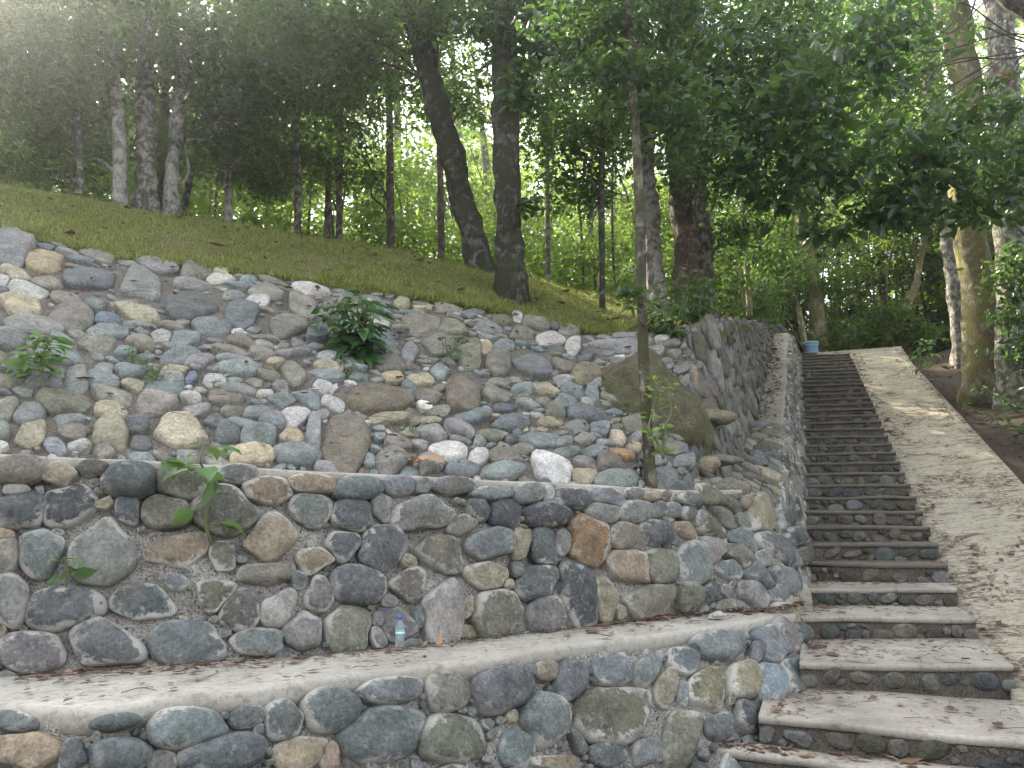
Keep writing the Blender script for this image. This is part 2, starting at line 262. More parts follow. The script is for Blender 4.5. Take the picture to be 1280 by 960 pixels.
STONES = {
 'A': '1.58,0.88,0.115,-0.004,-0.010,0.041,b,r;2.14,0.88,0.128,-0.003,-0.012,0.032,b,r;1.72,0.78,0.174,0.013,-0.038,0.084,t,a;1.96,0.76,0.074,0.007,-0.034,0.063,d,q;2.18,0.74,0.160,-0.015,-0.016,0.067,b,r;2.52,0.80,0.183,-0.012,-0.002,0.083,b,r;2.82,0.82,0.101,0.002,-0.006,0.043,b,r;3.02,0.78,0.106,0.015,-0.028,0.084,b,q;3.28,0.78,0.166,-0.009,0.003,0.102,b,r;2.68,0.68,0.212,-0.001,-0.008,0.076,b,r;2.40,0.68,0.071,-0.010,0.001,0.042,g,r;3.14,0.62,0.178,-0.016,0.001,0.073,t,a;3.66,0.84,0.204,-0.007,0.004,0.060,b,r;4.02,0.80,0.145,0.023,-0.024,0.099,n,r;4.42,0.76,0.219,0.011,-0.007,0.121,d,r;4.84,0.82,0.099,-0.018,0.028,0.050,y,r;5.04,0.74,0.135,-0.015,0.047,0.111,d,r;5.46,0.76,0.175,0.045,-0.029,0.104,b,q;5.72,0.74,0.087,-0.024,0.080,0.113,b,q;6.02,0.76,0.115,-0.016,0.020,0.090,b,q;3.56,0.64,0.278,0.011,-0.012,0.114,b,r;4.02,0.56,0.220,-0.014,0.015,0.125,o,r;4.70,0.56,0.200,-0.031,0.051,0.124,b,r;5.36,0.52,0.359,-0.026,0.076,0.171,o,q;5.84,0.62,0.081,-0.037,0.098,0.110,y,q;5.94,0.58,0.048,-0.005,0.028,0.086,b,q;4.42,0.46,0.140,-0.040,0.068,0.104,b,q;5.82,0.32,0.185,-0.027,0.140,0.166,o,q;5.16,0.30,0.125,-0.027,0.036,0.061,b,r;5.48,0.26,0.141,-0.018,0.049,0.090,b,q;4.46,0.62,0.052,-0.008,0.014,0.038,y,r;3.24,0.58,0.076,-0.012,0.013,0.093,t,a;4.74,0.32,0.227,-0.040,0.019,0.044,t,a;6.14,0.56,0.182,-0.018,0.030,0.132,O,q;6.40,0.80,0.319,-0.031,0.019,0.089,b,q;6.60,0.58,0.267,-0.009,-0.044,0.109,y,r;7.06,0.50,0.245,-0.011,-0.031,0.138,B,r;6.22,0.36,0.153,-0.020,0.032,0.070,d,q;6.56,0.38,0.202,-0.033,0.027,0.084,d,q;6.92,0.74,0.129,-0.023,0.070,0.073,b,r;7.18,0.76,0.315,0.013,-0.126,0.180,b,q;7.62,0.46,0.453,-0.072,-0.106,0.205,b,q;7.58,0.76,0.341,0.006,-0.175,0.178,p,q',
 'B': '1.92,1.20,0.154,0.023,-0.006,0.077,n,r;2.14,1.18,0.099,0.024,-0.013,0.077,y,a;2.32,1.24,0.089,0.004,-0.000,0.048,n,r;2.54,1.16,0.158,0.007,-0.001,0.113,d,r;2.88,1.16,0.180,-0.007,0.009,0.116,o,r;3.20,1.24,0.125,0.008,-0.000,0.063,g,r;3.38,1.12,0.168,0.008,-0.000,0.100,t,q;3.70,1.20,0.156,-0.007,0.006,0.070,t,r;4.02,1.18,0.178,0.016,-0.005,0.085,b,r;1.90,1.08,0.073,0.003,-0.000,0.033,w,r;3.68,1.02,0.141,0.004,-0.000,0.117,g,r;1.94,0.96,0.137,0.025,-0.014,0.102,d,r;2.18,1.00,0.154,0.066,-0.035,0.102,d,r;2.40,1.02,0.045,0.029,-0.019,0.035,y,a;2.52,0.98,0.073,-0.043,0.042,0.079,d,q;2.76,0.98,0.145,0.005,-0.000,0.106,o,r;3.12,1.00,0.216,-0.032,0.026,0.158,o,r;3.98,0.98,0.159,0.003,-0.000,0.119,d,r;2.38,0.74,0.172,0.001,-0.001,0.195,g,q;2.04,0.68,0.127,-0.023,0.023,0.143,b,q;1.86,0.70,0.073,0.000,-0.001,0.093,n,r;1.84,0.82,0.049,0.001,-0.000,0.031,t,r;2.82,0.74,0.219,0.010,-0.004,0.115,t,a;3.10,0.72,0.091,0.001,-0.000,0.105,o,q;3.42,0.82,0.201,0.057,-0.041,0.150,t,a;3.72,0.68,0.151,-0.001,-0.000,0.101,y,a;3.90,0.78,0.110,-0.074,0.072,0.099,b,q;3.40,0.58,0.178,0.007,-0.004,0.077,n,q;3.60,0.54,0.057,-0.001,-0.000,0.062,b,r;3.74,0.44,0.101,0.022,-0.036,0.123,g,q;4.02,0.50,0.209,-0.033,0.021,0.135,d,r;1.88,0.46,0.098,-0.002,-0.001,0.137,g,r;2.16,0.40,0.219,0.013,-0.011,0.114,d,r;2.62,0.44,0.176,-0.066,0.045,0.120,b,a;3.06,0.46,0.145,0.062,-0.048,0.099,o,a;3.20,0.38,0.122,0.050,-0.059,0.120,p,r;3.48,0.38,0.124,-0.004,-0.000,0.116,w,q;3.96,0.22,0.169,-0.036,0.028,0.139,o,r;2.00,0.18,0.180,0.001,-0.006,0.100,p,r;2.40,0.20,0.233,0.000,-0.009,0.148,v,q;2.88,0.18,0.220,-0.011,-0.001,0.127,b,r;3.32,0.16,0.176,-0.003,-0.003,0.080,b,q;3.64,0.20,0.134,-0.007,-0.000,0.132,g,q;4.18,0.26,0.058,-0.003,-0.000,0.069,g,r;4.16,0.16,0.065,0.015,-0.028,0.065,w,a;4.34,1.22,0.132,0.005,-0.000,0.070,b,r;4.80,1.24,0.176,0.007,0.000,0.069,g,r;4.52,1.22,0.064,0.002,-0.000,0.060,g,r;5.14,1.18,0.180,0.006,-0.000,0.063,b,r;5.48,1.20,0.143,0.016,-0.008,0.083,g,r;5.68,1.20,0.060,0.002,-0.000,0.066,w,r;5.94,1.16,0.191,-0.017,0.015,0.094,d,r;6.30,1.18,0.180,-0.007,0.009,0.089,b,r;6.60,1.24,0.107,0.004,0.000,0.052,g,r;6.80,1.22,0.130,0.006,0.000,0.047,y,r;6.98,1.24,0.086,0.004,-0.000,0.054,n,r;4.54,1.02,0.281,0.005,-0.000,0.134,g,q;4.20,1.04,0.081,0.002,-0.000,0.112,g,q;5.02,1.06,0.116,0.002,-0.000,0.098,b,q;5.26,1.02,0.154,0.003,-0.000,0.137,d,r;5.68,1.02,0.224,0.004,-0.000,0.099,d,r;6.24,1.06,0.179,0.004,0.000,0.110,g,r;6.64,1.08,0.208,0.019,-0.012,0.107,g,r;6.90,1.10,0.083,-0.009,0.020,0.087,g,r;7.08,1.10,0.144,0.003,-0.000,0.074,b,r;7.32,1.08,0.113,-0.001,0.001,0.085,g,r;7.54,1.00,0.130,-0.004,0.006,0.092,g,r;4.20,0.76,0.174,-0.001,-0.000,0.161,d,r;4.86,0.92,0.140,0.022,-0.015,0.074,n,r;4.66,0.72,0.235,-0.077,0.061,0.142,n,a;5.10,0.78,0.220,0.015,-0.015,0.147,b,a;4.42,0.66,0.074,-0.002,-0.000,0.054,y,r;5.42,0.76,0.100,-0.001,-0.000,0.134,y,q;5.64,0.74,0.148,-0.001,-0.000,0.154,d,r;5.82,0.78,0.101,-0.031,0.047,0.108,g,r;6.08,0.80,0.234,-0.035,0.047,0.219,x,r;6.50,0.84,0.207,0.000,0.000,0.115,n,r;6.88,0.88,0.248,0.002,0.000,0.114,d,r;7.28,0.90,0.176,-0.080,0.069,0.060,t,q;4.40,0.50,0.152,-0.006,-0.000,0.130,n,q;4.26,0.38,0.059,-0.003,-0.000,0.051,g,r;5.10,0.54,0.208,0.040,-0.036,0.112,y,a;5.38,0.56,0.080,-0.002,-0.000,0.071,g,q;5.30,0.46,0.051,-0.002,-0.000,0.042,y,r;5.56,0.48,0.202,0.038,-0.049,0.152,d,q;5.78,0.40,0.061,-0.003,0.000,0.060,d,r;6.00,0.36,0.189,0.023,-0.081,0.305,d,r;6.28,0.30,0.124,0.002,-0.024,0.215,y,q;6.54,0.54,0.295,-0.040,0.029,0.153,t,a;6.94,0.56,0.234,-0.006,-0.000,0.154,o,r;7.44,0.58,0.279,-0.043,0.072,0.204,b,r;4.70,0.30,0.198,-0.027,0.027,0.240,w,q;4.30,0.24,0.178,-0.011,-0.000,0.115,g,q;4.50,0.26,0.045,-0.003,-0.000,0.078,b,r;4.94,0.30,0.066,-0.018,0.028,0.082,y,q;5.22,0.22,0.246,-0.015,-0.000,0.189,o,q;5.66,0.20,0.178,-0.011,-0.000,0.144,g,r;6.76,0.24,0.391,-0.010,-0.011,0.147,o,a;6.46,0.18,0.075,-0.005,0.000,0.077,y,q;7.32,0.26,0.203,-0.036,0.042,0.136,o,r;4.92,0.12,0.082,-0.007,-0.000,0.063,y,a;5.88,0.12,0.037,-0.003,0.000,0.071,n,r;7.74,0.70,0.192,-0.088,0.168,0.115,w,q;8.00,0.48,0.211,-0.019,0.012,0.117,b,q;8.18,0.58,0.208,-0.136,0.101,0.064,n,q;8.28,0.72,0.210,-0.124,0.092,0.063,b,q;7.72,0.90,0.290,-0.151,0.109,0.061,o,q;7.96,1.04,0.238,-0.160,0.091,0.062,n,q;8.50,0.40,0.259,-0.091,0.106,0.082,b,q;8.62,0.62,0.174,-0.016,0.099,0.096,g,q;9.04,0.82,0.475,-0.053,0.344,0.147,d,r;9.06,0.54,0.371,-0.126,0.316,0.097,b,r;8.86,0.66,0.169,-0.000,0.083,0.067,y,q;10.80,0.34,0.742,-0.257,0.807,-0.145,w,r;10.70,0.82,1.187,-0.334,0.281,0.015,g,r;8.68,1.14,0.312,0.153,0.053,0.238,O,r;7.78,1.22,0.315,-0.135,0.107,0.077,o,q;8.06,1.12,0.194,-0.144,0.086,0.062,o,q;7.38,1.20,0.168,-0.054,0.086,0.080,b,q;8.74,0.32,0.179,-0.012,0.117,0.110,b,q;10.72,0.60,1.027,-0.302,0.315,0.011,g,r;8.36,0.24,0.235,-0.081,0.150,0.120,w,a;8.98,0.22,0.324,0.144,-0.221,0.110,y,a;8.24,0.96,0.153,-0.101,0.070,0.050,g,q',
 'C': '2.66,3.18,0.167,-0.143,0.063,0.399,g,q;2.88,3.04,0.191,0.074,0.015,0.330,t,a;2.64,2.66,0.132,-0.068,0.029,0.194,y,q;2.56,2.48,0.072,0.029,0.005,0.172,w,q;3.26,2.88,0.223,0.157,-0.003,0.320,d,q;3.72,2.98,0.225,-0.063,0.044,0.462,g,a;2.92,2.58,0.134,0.072,0.003,0.163,n,q;2.76,2.34,0.168,-0.076,0.027,0.170,w,q;2.72,2.02,0.194,0.036,0.013,0.196,y,r;3.08,2.34,0.150,0.071,0.003,0.174,n,r;3.10,1.96,0.189,0.110,-0.005,0.233,n,r;3.32,2.34,0.107,0.025,0.009,0.193,b,q;3.42,2.06,0.117,0.046,0.001,0.131,u,r;3.42,1.80,0.188,0.064,0.002,0.139,b,r;2.78,1.72,0.268,0.012,0.012,0.130,g,q;4.18,2.62,0.249,0.059,0.001,0.344,d,q;3.90,3.60,0.166,0.035,0.009,0.312,g,q;4.18,3.50,0.181,0.112,-0.006,0.259,n,q;4.14,3.14,0.195,0.058,0.000,0.145,g,q;4.40,3.60,0.087,-0.079,0.023,0.219,y,q;4.40,3.38,0.133,0.041,-0.000,0.129,w,q;4.58,2.54,0.176,-0.030,0.024,0.371,d,r;4.80,3.12,0.166,0.022,0.005,0.207,n,q;5.24,3.38,0.179,0.079,-0.002,0.177,w,q;5.02,2.42,0.243,0.077,-0.003,0.295,n,a;5.14,2.92,0.151,-0.182,0.052,0.282,n,q;5.32,2.40,0.123,0.038,-0.005,0.318,d,r;4.74,2.90,0.138,0.049,-0.001,0.140,w,q;4.50,2.96,0.108,0.032,-0.000,0.141,g,r;4.32,2.18,0.213,0.086,-0.006,0.160,b,q;3.32,1.56,0.195,0.058,0.002,0.155,n,r;3.70,1.72,0.118,0.035,0.002,0.156,n,r;4.10,1.88,0.158,-0.001,0.006,0.149,b,r;3.56,1.50,0.110,0.050,-0.003,0.092,b,r;3.88,1.92,0.092,0.025,0.001,0.131,w,r;3.62,1.22,0.158,0.036,0.003,0.203,b,r;3.36,1.18,0.084,0.020,0.002,0.117,g,r;3.34,1.00,0.150,-0.038,0.021,0.123,b,r;3.14,0.98,0.117,0.024,0.004,0.172,g,r;3.62,1.00,0.117,-0.013,0.009,0.082,y,q;3.88,0.94,0.172,0.001,0.007,0.114,b,r;3.98,1.30,0.133,0.022,0.001,0.091,y,r;3.96,1.12,0.120,0.019,0.001,0.120,g,r;4.14,1.20,0.067,0.009,0.000,0.109,u,r;4.32,1.18,0.109,0.014,0.000,0.148,w,a;4.06,1.56,0.172,0.060,-0.005,0.135,b,q;4.18,1.50,0.120,0.018,0.000,0.097,g,r;4.58,1.42,0.195,0.034,-0.000,0.117,b,r;5.10,1.40,0.114,0.101,-0.059,0.268,n,r;4.50,1.76,0.165,0.031,-0.000,0.116,n,r;4.58,1.94,0.124,0.004,0.004,0.111,n,q;4.90,1.60,0.094,0.088,-0.021,0.102,y,q;5.38,1.48,0.171,-0.080,0.023,0.137,b,q;5.46,1.24,0.182,0.006,0.004,0.132,w,r;3.04,0.62,0.234,0.006,0.015,0.172,o,q;3.42,0.78,0.188,0.006,0.010,0.134,n,q;2.70,0.42,0.167,0.058,-0.010,0.117,g,q;2.52,0.50,0.087,0.009,0.007,0.139,o,r;2.72,0.22,0.179,0.074,-0.022,0.128,y,a;2.90,0.14,0.107,0.008,0.004,0.096,v,r;3.42,0.34,0.189,-0.003,0.016,0.200,y,a;3.12,0.32,0.159,0.017,0.003,0.098,n,q;4.04,0.38,0.293,0.006,0.010,0.224,Y,a;3.62,0.44,0.127,0.015,0.002,0.115,d,q;3.68,0.22,0.101,0.009,0.002,0.107,d,q;4.46,0.42,0.126,0.012,-0.000,0.137,d,q;4.76,0.38,0.189,0.006,0.004,0.148,b,r;5.14,0.22,0.242,-0.006,0.007,0.151,b,r;4.72,0.18,0.204,0.017,-0.001,0.138,y,a;5.08,0.42,0.150,0.016,-0.002,0.100,t,q;5.32,0.46,0.085,0.009,-0.006,0.227,g,q;4.90,0.62,0.147,0.018,-0.001,0.106,b,r;4.62,0.56,0.156,-0.003,0.005,0.091,b,r;4.34,0.58,0.116,0.011,0.000,0.090,d,r;4.78,0.74,0.144,0.038,-0.006,0.095,b,r;5.00,0.94,0.132,0.020,-0.001,0.103,b,r;5.24,1.02,0.174,-0.048,0.017,0.121,b,r;5.12,0.72,0.119,0.016,-0.003,0.155,w,a;4.14,0.84,0.101,-0.049,0.024,0.107,w,q;4.18,0.70,0.135,-0.005,0.006,0.094,g,r;4.46,0.90,0.236,0.042,-0.002,0.100,n,q;3.80,0.74,0.199,0.001,0.010,0.150,n,q;3.44,0.60,0.157,0.002,0.007,0.099,y,q;3.14,0.14,0.120,0.009,0.002,0.059,w,q;3.00,0.42,0.185,0.022,0.002,0.078,b,q;4.98,1.16,0.087,0.015,-0.001,0.090,p,r;4.58,1.06,0.169,0.025,-0.000,0.086,g,r;5.64,0.44,0.266,0.027,-0.013,0.397,N,r;5.98,1.14,0.343,0.031,-0.000,0.290,N,r;6.90,1.42,0.211,0.014,0.004,0.510,N,r;7.28,2.24,0.163,0.050,-0.010,0.369,n,r;7.66,2.30,0.272,-0.007,0.033,0.403,d,a;6.10,1.56,0.111,0.025,-0.004,0.148,t,r;6.06,1.86,0.157,-0.015,0.011,0.193,n,r;6.26,2.16,0.103,0.030,-0.008,0.277,g,q;6.56,2.46,0.188,0.101,-0.025,0.355,n,q;6.94,2.36,0.147,0.136,-0.068,0.415,o,q;6.40,1.58,0.171,0.012,0.002,0.152,y,r;6.60,1.80,0.116,-0.010,0.010,0.182,b,r;6.28,1.40,0.091,0.019,-0.004,0.126,b,r;6.50,1.24,0.159,-0.016,0.010,0.156,n,r;6.46,1.10,0.106,0.019,-0.004,0.107,W,a;6.66,1.04,0.135,0.005,0.001,0.118,n,r;5.48,1.24,0.136,0.025,-0.003,0.131,w,r;5.48,0.96,0.151,-0.019,0.009,0.107,w,q;5.42,1.64,0.149,-0.018,0.010,0.147,y,q;7.10,2.50,0.089,0.030,-0.005,0.155,t,r;6.72,2.96,0.150,-0.008,0.009,0.239,o,q;6.38,2.96,0.190,0.119,-0.015,0.263,n,q;6.16,2.72,0.095,0.034,-0.004,0.157,n,q;6.16,3.44,0.106,-0.064,0.018,0.183,y,q;7.74,3.50,0.188,0.049,0.008,0.219,o,q;7.50,3.60,0.072,0.034,-0.002,0.198,w,q;7.32,3.42,0.122,0.001,0.009,0.173,o,q;8.30,3.60,0.219,0.049,0.035,0.240,n,q;8.30,3.12,0.131,0.158,-0.030,0.246,w,q;7.98,3.14,0.200,0.069,0.015,0.237,w,a;7.56,3.12,0.151,0.062,-0.002,0.226,o,q;8.46,2.84,0.116,0.001,0.043,0.260,d,q;8.40,2.32,0.218,0.081,0.022,0.264,O,r;8.10,2.46,0.180,-0.011,0.036,0.212,n,q;8.08,2.04,0.136,0.032,0.011,0.137,w,r;7.32,2.70,0.148,-0.004,0.007,0.124,b,q;7.50,0.98,0.258,0.045,-0.003,0.139,b,r;6.98,1.00,0.220,0.007,0.001,0.151,b,q;6.90,0.78,0.179,-0.069,0.026,0.137,g,r;7.78,0.68,0.251,0.003,0.008,0.133,b,r;7.90,1.06,0.138,0.029,0.002,0.094,y,r;7.24,0.74,0.203,0.002,0.002,0.113,o,r;6.74,0.38,0.220,-0.029,0.012,0.155,W,r;7.88,0.28,0.233,-0.037,0.026,0.201,W,a;7.38,0.40,0.215,-0.004,0.004,0.133,n,r;7.60,0.54,0.117,0.015,-0.001,0.100,n,r;7.36,0.16,0.260,0.021,-0.004,0.123,b,q;6.96,0.16,0.199,0.002,-0.002,0.106,b,r;8.22,0.18,0.128,-0.005,0.018,0.147,y,q;8.64,0.20,0.352,0.027,0.025,0.155,b,r;8.26,0.38,0.177,-0.018,0.018,0.115,p,q;6.12,0.20,0.161,0.030,-0.019,0.159,p,r;6.58,0.22,0.129,0.054,-0.050,0.179,g,q;5.90,0.20,0.071,0.005,-0.005,0.118,b,q;7.10,0.32,0.132,0.013,-0.006,0.126,w,r;6.18,0.46,0.152,-0.077,0.030,0.102,n,r;6.00,0.52,0.080,0.009,-0.003,0.079,b,r;6.06,0.82,0.192,0.027,-0.004,0.096,y,q;8.46,1.08,0.130,-0.058,0.038,0.124,b,r;8.04,0.68,0.110,0.020,0.004,0.098,g,r;8.06,0.54,0.152,0.002,0.009,0.095,b,r;8.32,0.58,0.143,0.003,0.017,0.122,b,r;8.58,0.42,0.264,-0.038,0.057,0.217,n,q;8.76,0.60,0.229,-0.082,0.047,0.097,x,a;8.68,0.92,0.136,-0.060,0.050,0.129,y,q;7.82,1.72,0.182,-0.009,0.012,0.124,y,q;8.22,1.78,0.166,0.005,0.018,0.118,b,q;8.14,1.56,0.138,-0.024,0.023,0.124,b,q;7.60,1.66,0.164,0.041,-0.001,0.093,b,r;7.82,1.50,0.102,0.025,0.001,0.117,n,r;8.44,1.86,0.098,-0.041,0.051,0.186,b,q;7.98,1.28,0.136,-0.007,0.014,0.114,o,q;8.22,1.08,0.148,-0.010,0.018,0.112,g,q;9.76,0.70,0.265,-0.043,0.025,0.152,g,q;9.96,0.52,0.334,-0.059,0.066,0.155,g,q;9.32,0.74,0.203,0.001,-0.006,0.122,n,q',
}
